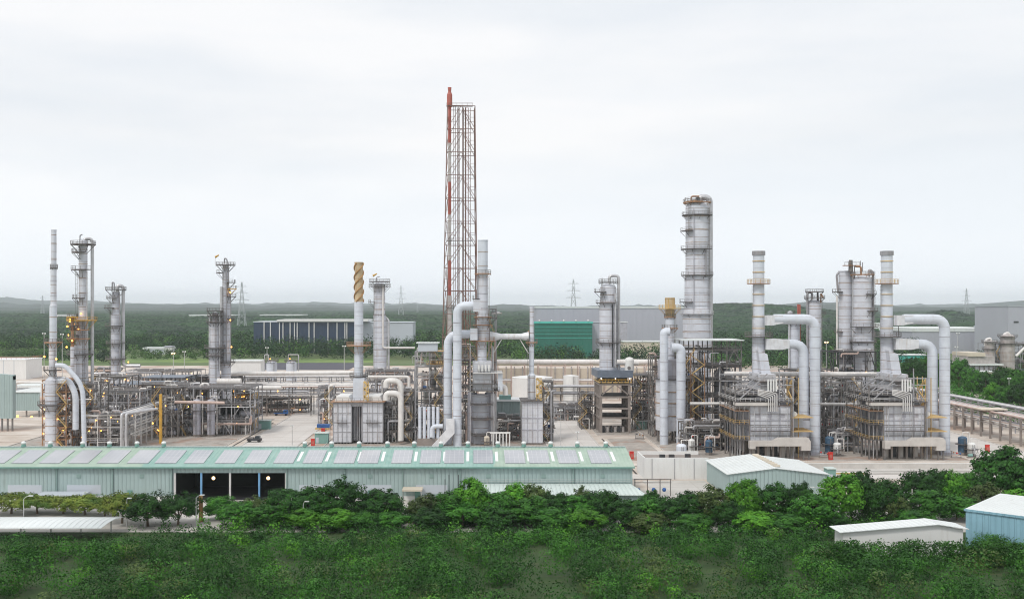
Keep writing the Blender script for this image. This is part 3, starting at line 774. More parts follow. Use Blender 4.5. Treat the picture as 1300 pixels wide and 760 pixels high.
# white flat building
wb = thing('flat_building', 'white walled flat roofed building between the warehouse and the gable shed', 'building', (0, 0, 0))
a0, a1 = X(818, 268), X(897, 268) + .5
B().bb(a0, a1, 268, 268.3, 0, 5.7).out('front_wall', 'white_wall', wb)
b = B(); b.bb(a0, a0 + .3, 268.3, 280, 0, 5.7); b.out('side_wall', 'white_wall', wb); B().bb(a0 + .3, a1, 280, 280.3, 0, 5.7).out('rear_wall', 'white_wall', wb)
B().bb(a0 + .3, a1, 268.3, 280, 4.6, 4.75).out('roof', 'concrete', wb)
for x, y in ((a0 + 5.5, 272), (a0 + 8, 272), (a0 + 12.5, 273)): B().bb(x - .7, x + .7, y, y + .9, 4.75, 5.9).out('condenser_unit', 'steel_dark', wb)
for x in (a0 + 2, a0 + 7.9, a0 + 13): B().bar((x, 267.9, 0), (x, 267.9, 5.5), .12).out('downpipe', 'steel_light', wb)
# gable shed
gs = thing('gable_shed', 'pale green gable shed with white sheet roof right of the white building', 'shed', (0, 0, 0))
g0, g1, gy0, gy1, ga = 60.6, 84.0, 242.5, 265., 71.6
B().prism([(g0, 0), (g1, 0), (g1, 5.6), (ga, 6.95), (g0, 5.6)], 'Y', gy0, gy0 + .25).out('gable_wall', 'wall_green', gs)
B().prism([(g0, 0), (g1, 0), (g1, 5.6), (ga, 6.95), (g0, 5.6)], 'Y', gy1 - .25, gy1).out('rear_wall', 'wall_green', gs)
for x in (g0, g1 - .25): B().bb(x, x + .25, gy0 + .25, gy1 - .25, 0, 5.6).out('side_wall', 'wall_green_y', gs)
for xa, za, xb, zb in ((g0 - .5, 5.58, ga, 7.05), (ga, 7.05, g1 + .5, 5.58)):
    q = [(xa, gy0 - .4, za), (xb, gy0 - .4, zb), (xb, gy1 + .3, zb), (xa, gy1 + .3, za)]
    B().add(q + [(x, y, z - .12) for x, y, z in q], [(0, 1, 2, 3), (7, 6, 5, 4), (0, 4, 5, 1), (1, 5, 6, 2), (2, 6, 7, 3), (3, 7, 4, 0)]).out('roof_slope', 'white_roof', gs)
b = B()
for i in range(9): B().bb(ga + 1 - .6, ga + 1 + .9, gy0 + 2 + i * 2.3, gy0 + 3 + i * 2.3, 7.0, 7.35).out('ridge_vent', 'tan_light', gs)
# carport bottom left
cpt = thing('carport', 'long white curved carport roof at the bottom left corner', 'carport', (0, 0, 0))
x0, x1 = -100, X(157, 206)
b = B(); n = 8; vs = []
for i in range(n + 1):
    y = 196 + 10 * i / n; z = 2.55 + .75 * math.sin(PI * (i / n * .75 + .1))
    vs += [(x0, y, z), (x1 - (n - i) * .12, y, z), (x1 - (n - i) * .12, y, z - .1), (x0, y, z - .1)]
fs = []
for i in range(n):
    o = i * 4
    for j in range(4): fs.append((o + j, o + (j + 1) % 4, o + 4 + (j + 1) % 4, o + 4 + j))
fs += [(0, 3, 2, 1), (n * 4, n * 4 + 1, n * 4 + 2, n * 4 + 3)]
b.add(vs, fs, True).out('roof', 'canopy_white', cpt)
for i in range(6): B().bar((x1 - 2 - i * 6, 204.5, 0), (x1 - 2 - i * 6, 204.5, 2.9), .18).out('post', 'pole', cpt)
# white gable roof bottom
rb = thing('low_building', 'low building with broad white gable roof at the bottom right', 'building', (0, 0, 0))
D0, D1, zz = 184.5, 190., 5.4
ap = X(1180, 188); xa, xb = X(1060, 187), X(1222, 187)
for xl, zl, xr, zr in ((xa, zz - .9, ap, zz + .55), (ap, zz + .55, xb, zz - .3)):
    q = [(xl, D0, zl), (xr, D0, zr), (xr, D1, zr), (xl, D1, zl)]
    B().add(q + [(x, y, z - .12) for x, y, z in q], [(0, 1, 2, 3), (7, 6, 5, 4), (0, 4, 5, 1), (1, 5, 6, 2), (2, 6, 7, 3), (3, 7, 4, 0)]).out('roof_slope', 'white_roof', rb)
B().prism([(xa + .8, 0), (xb - .8, 0), (xb - .8, zz - .5), (ap, zz + .3), (xa + .8, zz - .9)], 'Y', D0 + .6, D0 + .9).out('front_wall', 'white_wall', rb)
B().prism([(xa + .8, 0), (xb - .8, 0), (xb - .8, zz - .5), (ap, zz + .3), (xa + .8, zz - .9)], 'Y', D1 - .9, D1 - .6).out('rear_wall', 'white_wall', rb)
for x in (xa + .8, xb - 1.1): B().bb(x, x + .3, D0 + .9, D1 - .9, 0, zz - 1.1).out('side_wall', 'white_wall', rb)
# blue building at the bottom right corner
bl = thing('blue_building', 'light blue sheet metal building with white roof at the lower right corner', 'building', (X(1226, 193), 193, 0), R(-43))
B().bb(0, 30, -.01, .25, 0, 6.9).out('front_wall', 'blue_wall', bl); B().bb(0, .25, .25, 22, 0, 6.9).out('side_wall', 'blue_wall', bl)
B().bb(-.2, 30, -.2, 22, 6.9, 7.06).out('roof', 'white_roof', bl); B().bb(-.25, 30, -.3, -.2, 6.7, 7.12).out('eaves_trim', 'blue_wall', bl)
# left edge sheds and tank
sh = thing('green_shed', 'tall pale green shed cut by the left edge', 'shed', (0, 0, 0))
Ds = 372.
B().bb(-200, X(16, Ds), Ds, Ds + .3, Z(531, Ds), Z(482, Ds)).out('front_wall', 'wall_green', sh)
B().bb(X(16, Ds) - .3, X(16, Ds), Ds + .3, Ds + 2.6, Z(531, Ds), Z(477, Ds) - .1).out('side_wall', 'wall_green_y', sh)
B().prism([(-200, Z(482, Ds)), (X(16, Ds), Z(482, Ds)), (X(16, Ds), Z(476, Ds)), (-200, Z(468, Ds))], 'Y', Ds - .01, Ds + 2.7).out('roof', 'wall_green', sh)
for x in (2, 9, 15): B().bar((X(x, Ds), Ds + .5, 0), (X(x, Ds), Ds + .5, Z(531, Ds)), .5).out('post', 'steel', sh)
sh = thing('green_shed', 'grey green open-sided shed right of the tall left edge shed', 'shed', (0, 0, 0)); Ds = 420.
B().bb(X(14, Ds), X(50, Ds), Ds, Ds + .3, Z(521, Ds), Z(498, Ds)).out('front_wall', 'wall_green', sh)
B().bb(X(12, Ds), X(52, Ds), Ds - .4, Ds + 24, Z(498, Ds), Z(498, Ds) + .3).out('roof', 'white_roof', sh)
for x in (18, 33, 49): B().bar((X(x, Ds), Ds + .5, 0), (X(x, Ds), Ds + .5, Z(521, Ds)), .5).out('post', 'steel', sh)
for x, y in ((22, 528), (40, 529)): B().ball((X(x, Ds), Ds + .2, Z(y, Ds)), .5, 8, 5).out('lamp', 'orange_lamp', sh)
sh = thing('site_building', 'low grey building with white roof behind the open left shed', 'building', (0, 0, 0)); Ds = 520.
B().bb(X(16, Ds), X(66, Ds), Ds, Ds + 14, 0, Z(492, Ds)).out('walls', 'grey_wall_pale', sh); B().bb(X(15, Ds), X(67, Ds), Ds - .5, Ds + 15, Z(492, Ds), Z(489, Ds)).out('roof', 'white_roof', sh)
tk = thing('flat_building', 'white block building with red roof railing at the left edge', 'building', (X(-8, 640), 640, 0))
x0, x1 = -20, X(33, 640) - X(-8, 640)
B().bb(x0, x1, 0, 24, 0, Z(457, 640)).out('walls', 'white_wall', tk)
B().bb(x0, x1 + .3, -.3, 24.3, Z(457, 640), Z(456, 640)).out('parapet', 'skylight', tk)
B().rail((x0, 0, Z(456, 640)), (x1, 0, Z(456, 640)), 1.5, 3, .14).rail((x1, 0, Z(456, 640)), (x1, 24, Z(456, 640)), 1.5, 3, .14).out('handrail', 'red_tower', tk)
for i in range(6): B().bb(x0 + i * 6.5, x0 + i * 6.5 + .3, -.12, -.01, 0, Z(457.2, 640)).out('wall_rib', 'grey_wall_pale', tk)

# ------------------------------------------------------------------ far buildings
def box_building(label, px0, px1, yt, D, depth, wall, roofm, rt=1.0, cat='warehouse', name='far_warehouse'):
    b = thing(name, label, cat, (X((px0 + px1) / 2, D), D, 0)); hw = (px1 - px0) * D / F / 2
    B().bb(-hw, hw, 0, depth, 0, Z(yt, D)).out('walls', wall, b)
    B().bb(-hw - .6, hw + .6, -.6, depth + .6, Z(yt, D), Z(yt, D) + rt).out('roof', roofm, b)
    return b, hw
b, hw = box_building('dark navy industrial building with white pilasters left of the spiral stack', 322, 452, 409, 1005, 50, 'far_navy', 'grey_wall_pale', .8, 'building', 'far_building')
for px in (335.5, 343.5, 355, 359.5, 368.5, 374, 377.5, 392.5, 399, 416.5, 428, 438, 440.5):
    x = X(px, 1005) - b.location.x; B().bb(x - .4, x + .4, -1.4, -.1, 0, Z(409, 1005)).out('pilaster', 'white_wall', b)
x = X(352, 1005) - b.location.x; B().bb(x, hw + 12, -3, 45, Z(409, 1005) + .82, Z(405.5, 1005)).out('roof_slab', 'white_wall', b)
b, hw = box_building('pale grey box building joined to the navy building right end', 452, 524, 409.5, 1012, 50, 'grey_wall_pale', 'grey_wall_pale', .6, 'building', 'far_building')
b, hw = box_building('very long grey warehouse behind the plant with thin white roof edge', 681, 874, 391, 980, 90, 'grey_wall', 'white_roof', 1.6)
b, hw = box_building('dark green long building in front of the grey warehouse', 679, 752, 410.5, 925, 25, 'far_green', 'teal_roof', 1.6, 'building', 'far_building')
for i in range(4):
    z = 2 + Z(432, 925) + i * 3.4; B().bb(-hw, hw, -.5, -.05, z, z + .35).out('ledge', 'teal_roof', b)
for i in range(5):
    B().ball((-hw + 4 + i * 11, -1, Z(409, 925) + 1.5), .9, 6, 4).out('roof_vent', 'white_wall', b)
box_building('small lilac grey block between green building and tall column', 752, 762, 409, 935, 20, 'grey_wall', 'grey_wall_pale', .5, 'building', 'far_building')
box_building('narrow grey tower block seen through the column ladder', 786, 796, 409, 935, 12, 'clad_dark', 'white_roof', .5, 'building', 'far_building')
box_building('pale cream low building right of the concrete structure column', 792, 858, 434, 900, 20, 'tan_light', 'white_roof', .8, 'building', 'far_building')
box_building('lilac grey warehouse with bright roof behind the right flue ducts', 1158, 1268, 421, 1000, 80, 'grey_wall', 'white_roof', 3.6)
b, hw = box_building('tall grey block rising over the right warehouse at the right edge', 1280, 1345, 388.5, 900, 60, 'grey_wall', 'grey_wall_pale', .5, 'building', 'far_building')
B().bb(X(1287, 900) - b.location.x, X(1293, 900) - b.location.x, -.3, -.02, Z(409.5, 900), Z(407.5, 900)).out('window_band', 'steel_dark', b)
b, hw = box_building('sloping grey roofed hall at the foot of the tall right block', 1264, 1290, 417, 950, 40, 'grey_wall', 'grey_wall_pale', 2, 'building', 'far_building')
box_building('teal roofed shelter behind the right heater stack', 1148, 1178, 451, 740, 14, 'teal_roof', 'white_roof', .6, 'shelter', 'shelter')
box_building('long low white hall at the far edge of the woods on the left', 240, 296, 401, 2250, 60, 'grey_wall_pale', 'white_roof', 3)
box_building('far white hall just left of the navy building', 330, 385, 400.5, 2300, 60, 'grey_wall_pale', 'white_roof', 2.5)
box_building('small white house in the woods left of the tall left column', 70, 92, 400, 2350, 20, 'white_wall', 'white_roof', 2, 'building', 'far_building')
box_building('white roofed hall among trees right of the twin columns', 1106, 1126, 412, 1450, 30, 'white_wall', 'white_roof', 2)
box_building('long pale roofed hall among trees behind the right stack', 1110, 1160, 417, 1380, 30, 'grey_wall_pale', 'white_roof', 2)
box_building('small pale pump house in the field behind the left columns', 182, 216, 443, 985, 16, 'grey_wall_pale', 'white_roof', 1.5, 'building', 'far_building')
box_building('little white hut on the field above the left pipe racks', 209, 218, 440.5, 980, 8, 'white_wall', 'grey_wall', 1, 'building', 'far_building')
bk = thing('road_bank', 'bright concrete wall far behind the middle column structure', 'wall', (X(830, 880), 880, 0)); B().bb(-22, 22, 0, 1, 0, Z(448, 880)).out('wall_panel', 'tan_light', bk)
# ------------------------------------------------------------------ pylons
def pylon(px, yt, D, label, arms=3):
    p = thing('power_pylon', label, 'pylon', (X(px, D), D, 0)); hgt = Z(yt, D); w0 = hgt * .085; b = B()
    k = 9; th = .45
    for i in range(k):
        za, zb = hgt * i / k, hgt * (i + 1) / k; wa = w0 * (1 - i / k) ** 1.2 + .6; wb_ = w0 * (1 - (i + 1) / k) ** 1.2 + .6
        ca = [(sx * wa, sy * wa, za) for sx, sy in ((-1, -1), (1, -1), (1, 1), (-1, 1))]; cb = [(sx * wb_, sy * wb_, zb) for sx, sy in ((-1, -1), (1, -1), (1, 1), (-1, 1))]
        for j in range(4):
            b.bar(ca[j], cb[j], th); b.bar(ca[j], cb[(j + 1) % 4], th * .6); b.bar(ca[(j + 1) % 4], cb[j], th * .6)
    b.out('lattice_tower', 'pylon', p)
    for i in range(arms):
        z = hgt * (.68 + .12 * i); a = hgt * (.13 - .02 * i); c = B(); c.bar((-a, 0, z), (a, 0, z), th); c.bar((-a, 0, z), (0, 0, z + 3), th * .6); c.bar((a, 0, z), (0, 0, z + 3), th * .6); c.out('cross_arm', 'pylon', p)
    return p
pylon(307, 358, 1500, 'steel lattice pylon standing over the woods left of the navy building')
pylon(509, 362, 2300, 'slim far pylon right of the column beside the spiral stack')
pylon(530, 386, 3600, 'smallest far pylon right of the slim one')
pylon(728, 354, 1500, 'lattice pylon behind the long grey warehouse')
pylon(1227, 366, 2300, 'faint far pylon above the hills at the right')
pylon(54, 375, 3000, 'faint far pylon left of the tallest thin left stack')
# ------------------------------------------------------------------ street lamps and poles
def street_lamp(px, yt, yb, label, arms=2, D=None, armlen=3.2, name='street_lamp'):
    D = D or DY(yb); p = thing(name, label, 'street lamp', (X(px, D), D, 0)); h = Z(yt, D)
    B().cyl((0, 0, 0), (0, 0, h - .6), .14, .08, 8).out('pole', 'pole', p)
    for s in ([-1, 1] if arms == 2 else [1] if arms == 1 else [-1]):
        B().path([(0, 0, h - .65), (s * armlen * .5, 0, h - .2), (s * armlen, 0, h)], .07, 6).out('arm', 'pole', p)
        B().bb(min(s * armlen, s * (armlen + .9)), max(s * armlen, s * (armlen + .9)), -.2, .2, h - .08, h + .1).out('lamp_head', 'vent_white', p)
    return p
street_lamp(884, 626, 659, 'white twin-arm street lamp left of the gable shed')
street_lamp(1053, 618, 664, 'white twin-arm street lamp below the right end of the gable shed', 2)
street_lamp(1207, 606, 640, 'twin-arm street lamp in the trees at the yard edge')
street_lamp(249, 628, 668, 'single-arm street lamp beside the orange sign left of the middle', 1, armlen=.8)
street_lamp(466, 627, 660, 'single-arm street lamp between dark trees below the warehouse', 1, armlen=.6)
street_lamp(385, 636, 668, 'plain pale pole between the dark trees', 1, armlen=.3)
street_lamp(679, 625, 640, 'short white lamp above the trees before the annex', 1, armlen=.3)
street_lamp(30, 629, 672, 'lamp post standing before the white carport', 1, armlen=1.)
street_lamp(161, 632, 668, 'slim dark pole left of the large dark spreading tree', 1, armlen=.1)
street_lamp(184, 634, 670, 'slim white pole before the large dark spreading tree', 1, armlen=.1)
pp = thing('power_pole', 'wooden power pole with one crossarm in front of the dark trees', 'power pole', (X(973, 214), 214, 0))
B().cyl((0, 0, 0), (0, 0, 5.4), .16, .12, 8).out('pole', 'pole', pp); B().bar((-1.7, 0, 5.1), (1.7, 0, 5.1), .16).out('crossarm', 'pole', pp)
for x in (-1.5, -.6, .6, 1.5): B().cyl((x, 0, 5.18), (x, 0, 5.5), .07, n=6).out('insulator', 'steel_white', pp)
pp = thing('power_pole', 'slim bare pole beside the path with white steps', 'power pole', (X(1158, 220), 220, 0)); B().cyl((0, 0, 0), (0, 0, Z(620, 220)), .13, .1, 8).out('pole', 'concrete_pale', pp); B().bar((-.5, 0, 5.2), (.5, 0, 5.2), .1).out('crossarm', 'pole', pp)
# orange parasol, white kiosk, sign post
ps = thing('parasol', 'orange-red parasol among the dark round trees', 'parasol', (X(1107, 240), 240, 0))
B().cyl((0, 0, 0), (0, 0, 2.6), .06, n=6).out('pole', 'pole', ps); B().cyl((0, 0, 2.5), (0, 0, 4.2), 2.6, .15, 8).out('shade', 'red', ps)
ks = thing('kiosk', 'white flat roofed gate kiosk with dark windows behind the round trees', 'kiosk', (X(1134, 234), 234, 0))
B().bb(-2.8, 2.8, -1.5, 1.5, 0, 2.6).out('walls', 'white_wall', ks); B().bb(-3.4, 3.4, -2, 2, 2.6, 2.9).out('roof', 'skylight', ks)
for x in (-2, -.6, .8, 2.1): B().bb(x - .4, x + .4, -1.56, -1.51, .9, 2.1).out('window', 'glass_dark', ks)
sg = thing('orange_post', 'orange-brown square post in front of the warehouse opening', 'post', (X(255, 215), 215, 0)); B().bb(-.35, .35, -.35, .35, 0, Z(628, 215)).out('shaft', 'strake_rust', sg)
wl = thing('low_wall', 'dark red low wall behind the trees below the small canopy', 'wall', (X(521, 214), 214, 0)); B().bb(-3, 3, 0, .4, 0, Z(657, 214)).out('panel', 'red_tower', wl)
for i, px in enumerate((800, 812, 825, 838, 850)): pass
fn = thing('pipe_bridge', 'blue-grey steel pipe gantry between the annex and the white building', 'gantry', (X(806, 244), 244, 0))
for x in (0, 3, 6, 8.5): B().bar((x, 0, 0), (x, 0, 4.2), .2).out('post', 'steel', fn)
for z in (4.1, 3.3): B().bar((-.2, 0, z), (8.7, 0, z), .16).out('beam', 'steel', fn)
for x in (.8, 4.5, 7): B().ball((x, .1, 1.6), .5, 8, 5).out('valve', 'blue', fn)
# ------------------------------------------------------------------ process plant
class L_:     # local frame of a thing standing at photo column px and distance D
    def __init__(s, px, D): s.px = px; s.D = D; s.k = D / F; s.X = X(px, D)
    def x(s, px): return (px - s.px) * s.k
    def z(s, y): return Z(y, s.D)
def lamps(parent, pts, m='orange_lamp', r=.3):
    for p in pts: B().ball(p, r, 6, 4).out('lamp', m, parent)
def column(name, label, cat, px, D, segs, plats=(), pipes=(), ladders=(), top='dome', z0=0., lampz=(), extra=None, group=None):
    q = L_(px, D); t = thing(name, label, cat, (q.X, D, 0), 0, group)
    segs = [(q.z(a), q.z(b_) if b_ is not None else z0, w / 2 * q.k, m, q.x(c)) for a, b_, w, m, c in segs]
    for i, (zt, zb, r, m, cx) in enumerate(segs):
        b = B(); b.cyl((cx, 0, zb), (cx, 0, zt), r, n=20)
        if i + 1 < len(segs) and abs(segs[i + 1][4] - cx) < .3 and segs[i + 1][2] > r * 1.03:
            rr = segs[i + 1][2]; b.sweep([(cx, 0, zb), (cx, 0, zb + rr * .5)], [rr, r + .01], 20, False)
        if i == 0 and top == 'dome': b.dome((cx, 0, zt), r, r * .55, 20)
        if i == 0 and top == 'open': b.ring((cx, 0, zt), r * .82, r * 1.08, .35, n=20)
        b.out('shell', m, t)
        z = zb + 3.1
        b = B(); k = 0
        while z < zt - .5: b.ring((cx, 0, z), r - .02, r + .09, .14, n=20); z += 4.7; k += 1
        if k: b.out('stiffening_band', 'clad_dark' if i % 2 else 'rusty_plate', t)
    for pl in plats:
        y, a0, a1, wr = pl[:4]; z = q.z(y); mt = pl[4] if len(pl) > 4 else 'grating'
        rr = r0 = None
        for zt, zb, r, m, cx in segs:
            if zb - .5 <= z <= zt + 2.5: r0 = r; c0 = cx; break
        if r0 is None: r0 = segs[0][2]; c0 = segs[0][4]
        o = B().ring((c0, 0, z), r0 + .05, r0 + wr, .3, a0, a1, 24).out('platform', mt, t)
        b = B()
        for a in range(int(a0), int(a1), 45):
            ca, sa = math.cos(R(a)), math.sin(R(a)); b.bar((c0 + ca * r0, sa * r0, z - wr), (c0 + ca * (r0 + wr), sa * (r0 + wr), z), .12)
        b.out('bracket', mt, o); B().ringrail((c0, 0, z + .2), r0 + wr - .05, a0, a1, 1.15, .09).out('handrail', pl[5] if len(pl) > 5 else 'steel', o)
    for pts, r, m in pipes: B().path([(q.x(a), d, q.z(y)) for a, d, y in pts], r, 8).out('pipe', m, t)
    for a, dy_, y0, y1 in ladders: B().ladder(q.x(a), dy_, q.z(y0), q.z(y1), -PI / 2).out('ladder', 'steel', t)
    if lampz: lamps(t, [(q.x(a), -2.2, q.z(y)) for a, y in lampz])
    return t, q

# ---- left cluster
column('exhaust_stack', 'tallest thin pale stack at the left with brown cap', 'stack', 68, 322,
       [(293, 341, 6.5, 'clad', 68.3), (341, 388, 7.2, 'clad', 68), (388, 434, 9, 'duct', 67.6), (434, 482, 9.5, 'clad', 67), (482, None, 17, 'clad', 66)],
       [(341, 0, 360, .35), (435, 0, 360, 1.6, 'rusty'), (470, 180, 360, 1.6), (514, 0, 360, 2.2, 'grating')], [], [(72, -1.3, 560, 440)], 'open', lampz=[(60, 452), (75, 455)])
column('distillation_column', 'tall twin-shaft left column with orange platform halfway up', 'column', 104, 335,
       [(306, 402, 10.5, 'clad', 105.5), (402, 438, 15, 'clad', 104), (438, None, 19, 'clad', 102)],
       [(311, 0, 360, 2.6), (321, 120, 300, 2.2), (343, 150, 330, 2.4), (379, 150, 300, 2.0), (407, 0, 360, 2.8, 'yellow', 'yellow'), (419, 150, 330, 1.8, 'rusty'), (430, 140, 330, 2, 'rusty'), (450, 0, 360, 1.8)],
       [([(107, -.5, 312), (107, -.5, 303), (116.5, .5, 303), (116.5, .5, 560)], .55, 'pipe_silver'), ([(103, -1, 312), (103, -1, 299), (106, -1, 298)], .2, 'pipe_grey'),
        ([(112.5, -1.5, 345), (112.5, -1.5, 480)], .22, 'pipe_silver'), ([(94, -1, 425), (94, -1, 560)], .35, 'pipe_silver')],
       [(109, -2.0, 560, 405), (99.5, -1.6, 405, 345)], lampz=[(92, 405), (97, 411), (106, 398), (92, 408), (88, 440), (90, 425), (103, 418)])
column('flare_knockout_drum', 'smaller white vessel with dome left of the tall left column', 'vessel', 92, 331,
       [(402, 440, 4, 'rusty', 92), (440, None, 5, 'clad', 92)], [(403, 0, 360, 1.2, 'yellow'), (414, 0, 360, 1.3), (430, 0, 360, 1.3, 'rusty')], [], [], lampz=[(89, 414), (95, 432)])
column('distillation_column', 'grey column of medium height right of the tall left column', 'column', 148, 430,
       [(372, 400, 10, 'clad', 147), (400, None, 12, 'clad', 147)],
       [(368, 0, 360, 2.6), (379, 130, 300, 2.2), (391, 150, 270, 3.0), (414, 180, 330, 2.4), (436, 180, 360, 2.), (456, 0, 360, 2.2)],
       [([(145, 0, 372), (145, 0, 359), (142.5, 0, 358), (142.5, 0, 368)], .3, 'pipe_grey'), ([(150, -1, 371), (150, -1, 362), (156.5, 0, 363), (156.5, 0, 464), (178, 0, 464)], .75, 'pipe_silver'), ([(154, -2, 372), (154, -2, 500)], .25, 'pipe_grey')],
       [(141.5, -2, 500, 372)], lampz=[(165, 459)])
column('stripper_column', 'short grey stripper column in front of the slender flagged column', 'column', 272.5, 408,
       [(398, 410, 8, 'clad_dark', 273), (410, 444, 12, 'clad', 272.5), (444, None, 13, 'clad', 272.5)],
       [(395, 0, 360, 2.0), (401, 0, 360, 1.8), (409, 0, 360, 2.3), (442, 0, 360, 2.2), (452, 0, 360, 1.4)], [([(267, -1, 400), (267, -1, 480)], .4, 'pipe_silver'), ([(279.5, -1, 398), (279.5, -1, 470)], .3, 'pipe_silver')],
       [(276, -2.2, 480, 400)])
column('distillation_column', 'slender tall column with small flag left of centre', 'column', 287, 412,
       [(337, 365, 8, 'clad', 286.5), (365, 428, 10, 'clad', 287), (428, None, 12, 'clad', 287)],
       [(337, 0, 360, 2.6), (347, 150, 240, 2.4), (359, 300, 400, 2.6), (367, 300, 400, 2.6, 'yellow'), (377, 300, 400, 2.4), (405, 300, 400, 1.8), (460, 0, 360, 1.8)],
       [([(285, 0, 340), (285, 0, 328), (288, -1, 328), (291, -1, 337)], .3, 'pipe_grey'), ([(289, -2, 340), (289, -2, 460)], .25, 'pipe_grey'), ([(282.3, -1, 364), (282.3, -1, 470)], .8, 'pipe_silver'), ([(291.5, -1.5, 340), (291.5, -1.5, 365), (294, -1.5, 370), (294, -1.5, 460)], .2, 'pipe_grey')],
       [(285, -2.2, 460, 345)], lampz=[(294, 371), (294, 406), (295.5, 440)])
fl = thing('windsock', 'orange windsock flag on the slender flagged column', 'windsock', (X(274, 412), 411, Z(337, 412)))
B().bar((0, 0, -.2), (0, 0, 3.6), .12).out('pole', 'steel_white', fl); B().cyl((0, 0, 3.3), (1.5, 0, 4.2), .45, .22, 8).out('sock', 'yellow', fl)
for i, px in enumerate((345, 370)):
    column('storage_silo', ('left' if i == 0 else 'right') + ' one of two upright white drums before the dark lot', 'silo', px, 520,
           [(461, None, 13.5, 'duct', px)], [(458, 0, 360, .9)], [([(px - 4, 0, 461), (px - 4, 0, 450), (px - 9 * (1 - 2 * i), 0, 450), (px - 9 * (1 - 2 * i), 0, 480)], .25, 'pipe_silver')], [(px + 4, -2.8, 500, 458)], lampz=[(px - 1, 455)])
# flue pipes by the left stack
for lb, D, pts, r in (('long bent white flue pipe climbing from the left stack', 318, [(71, 463.5), (82, 463.5), (105, 488), (107, 566)], .72),
                      ('shorter bent white flue pipe beneath the longer one', 322, [(74, 482), (87, 482), (96, 499), (96, 545)], .95)):
    tag(B().path([(X(a, D), D, max(.3, Z(y, D))) for a, y in pts], r, 14, 4).out('flue_pipe', 'duct', None), lb, 'flue pipe')

# ---- stack with spiral strakes
sp, q = column('spiral_stack', 'stack with rusty spiral strakes round its top', 'stack', 455.5, 345,
               [(334, 383, 10.5, 'stack_tan', 455.5), (383, 478, 11.5, 'duct', 455.5)], [(439, 0, 360, 2.6, 'rusty', 'rusty'), (478, 0, 360, 1.6)], [], [(460, -1.9, 480, 442)], 'open')
q = L_(455.5, 345)
for j in range(3):
    pts = []; z0, z1 = q.z(383), q.z(334)
    for i in range(61):
        a = 2 * PI * (i / 60 * 1.35 + j / 3); pts.append((math.cos(a) * 1.55, math.sin(a) * 1.55, z0 + (z1 - z0) * i / 60))
    B().sweep(pts, [.24] * 61, 5).out('strake', 'strake_rust', sp)

# ---- middle column
column('distillation_column', 'fat pale column right of the spiral strake stack', 'column', 483, 455,
       [(362, 402, 14, 'clad', 482), (402, None, 17, 'clad', 482.5)],
       [(358, 0, 360, 2.2), (364, 0, 360, 2.4), (384, 150, 220, 2.6), (402, 0, 360, .5, 'clad_dark')],
       [([(487, -3, 362), (487, -3, 441), (527, -3, 441)], .42, 'pipe_white'), ([(490, -1, 403), (493.5, -1, 406), (493.5, -1, 475)], .5, 'pipe_silver'), ([(478, 0, 360), (478, 0, 352), (482, 0, 351)], .2, 'pipe_grey')],
       [(476, -3.4, 470, 364)])
fl = thing('windsock', 'orange windsock flag on the fat pale column', 'windsock', (X(474, 455), 453, Z(360, 455)))
B().bar((0, 0, -.2), (0, 0, 3.9), .12).out('pole', 'steel_white', fl); B().cyl((0, 0, 3.4), (1.8, 0, 4.4), .5, .22, 8).out('sock', 'yellow', fl)

# ---- twin box heater below the spiral stack
h = thing('process_heater', 'twin pale box heater with dark gap under the spiral stack', 'heater', (X(454, 337), 337, 0)); q = L_(454, 337)
for a, c in ((423, 446), (460, 486)):
    B().bb(q.x(a), q.x(c), 0, 14, q.z(561), q.z(510)).out('box', 'clad_box', h)
    b = B()
    for y in (512, 524, 536, 548): b.bb(q.x(a) - .1, q.x(c) + .1, -.16, -.01, q.z(y) - .12, q.z(y) + .12)
    n = 4
    for i in range(n + 1): x = q.x(a) + (q.x(c) - q.x(a)) * i / n; b.bb(x - .09, x + .09, -.22, -.17, q.z(561), q.z(510))
    b.out('buckstay', 'steel_light', h)
    b = B(); b.bb(q.x(a) + 1.4, q.x(c) - 1.4, -1.1, -.24, q.z(536) - .12, q.z(536)); b.out('platform', 'grating', h); B().rail((q.x(a) + 1.4, -1.1, q.z(536)), (q.x(c) - 1.4, -1.1, q.z(536)), 1., 1.5, .07).out('handrail', 'steel', h)
    b = B()
    for i in range(6):
        x = q.x(a) + (q.x(c) - q.x(a)) * (i + .5) / 6; b.bb(x - .2, x + .2, .3, .8, 0, q.z(561))
    b.out('support_post', 'steel', h)
    b = B(); b.prism([(q.x(a) + .2, q.z(510) + .02), (q.x(c) - .2, q.z(510) + .02), (q.x(c) - 1, q.z(503)), (q.x(a) + 1, q.z(503))], 'Y', 1, 13); b.out('hood', 'white_wall', h)
B().bb(q.x(447), q.x(461), 3, 11, q.z(508), q.z(481)).out('convection_box', 'duct', h)
B().bb(q.x(446.1), q.x(459.9), 1.5, 13, q.z(516), q.z(508)).out('crossover', 'clad_box', h)
for i in range(5): B().cyl((q.x(448.5 + i * 2.4), 2.4, 1), (q.x(448.5 + i * 2.4), 2.4, q.z(516)), .22, n=8).out('coil_tube', 'steel_light', h)
B().bb(q.x(420), q.x(489), -1.2, 15, q.z(510) + .03, q.z(510) + .2).out('deck', 'rusty', h)
B().rail((q.x(420), -1.2, q.z(510) + .2), (q.x(489), -1.2, q.z(510) + .2), 1.1, 2, .08).out('handrail', 'steel', h)
b = B()
for i in range(5):
    za, zc = q.z(508) + (q.z(484)-q.z(508)) * i / 5, q.z(508) + (q.z(484)-q.z(508)) * (i + 1) / 5; xa, xb = q.x(462), q.x(468)
    b.bar((xa if i % 2 else xb, -.3, za), (xb if i % 2 else xa, -.3, zc), .3, .7); b.bar((xa, -.3, zc), (xb, -.3, zc), .18)
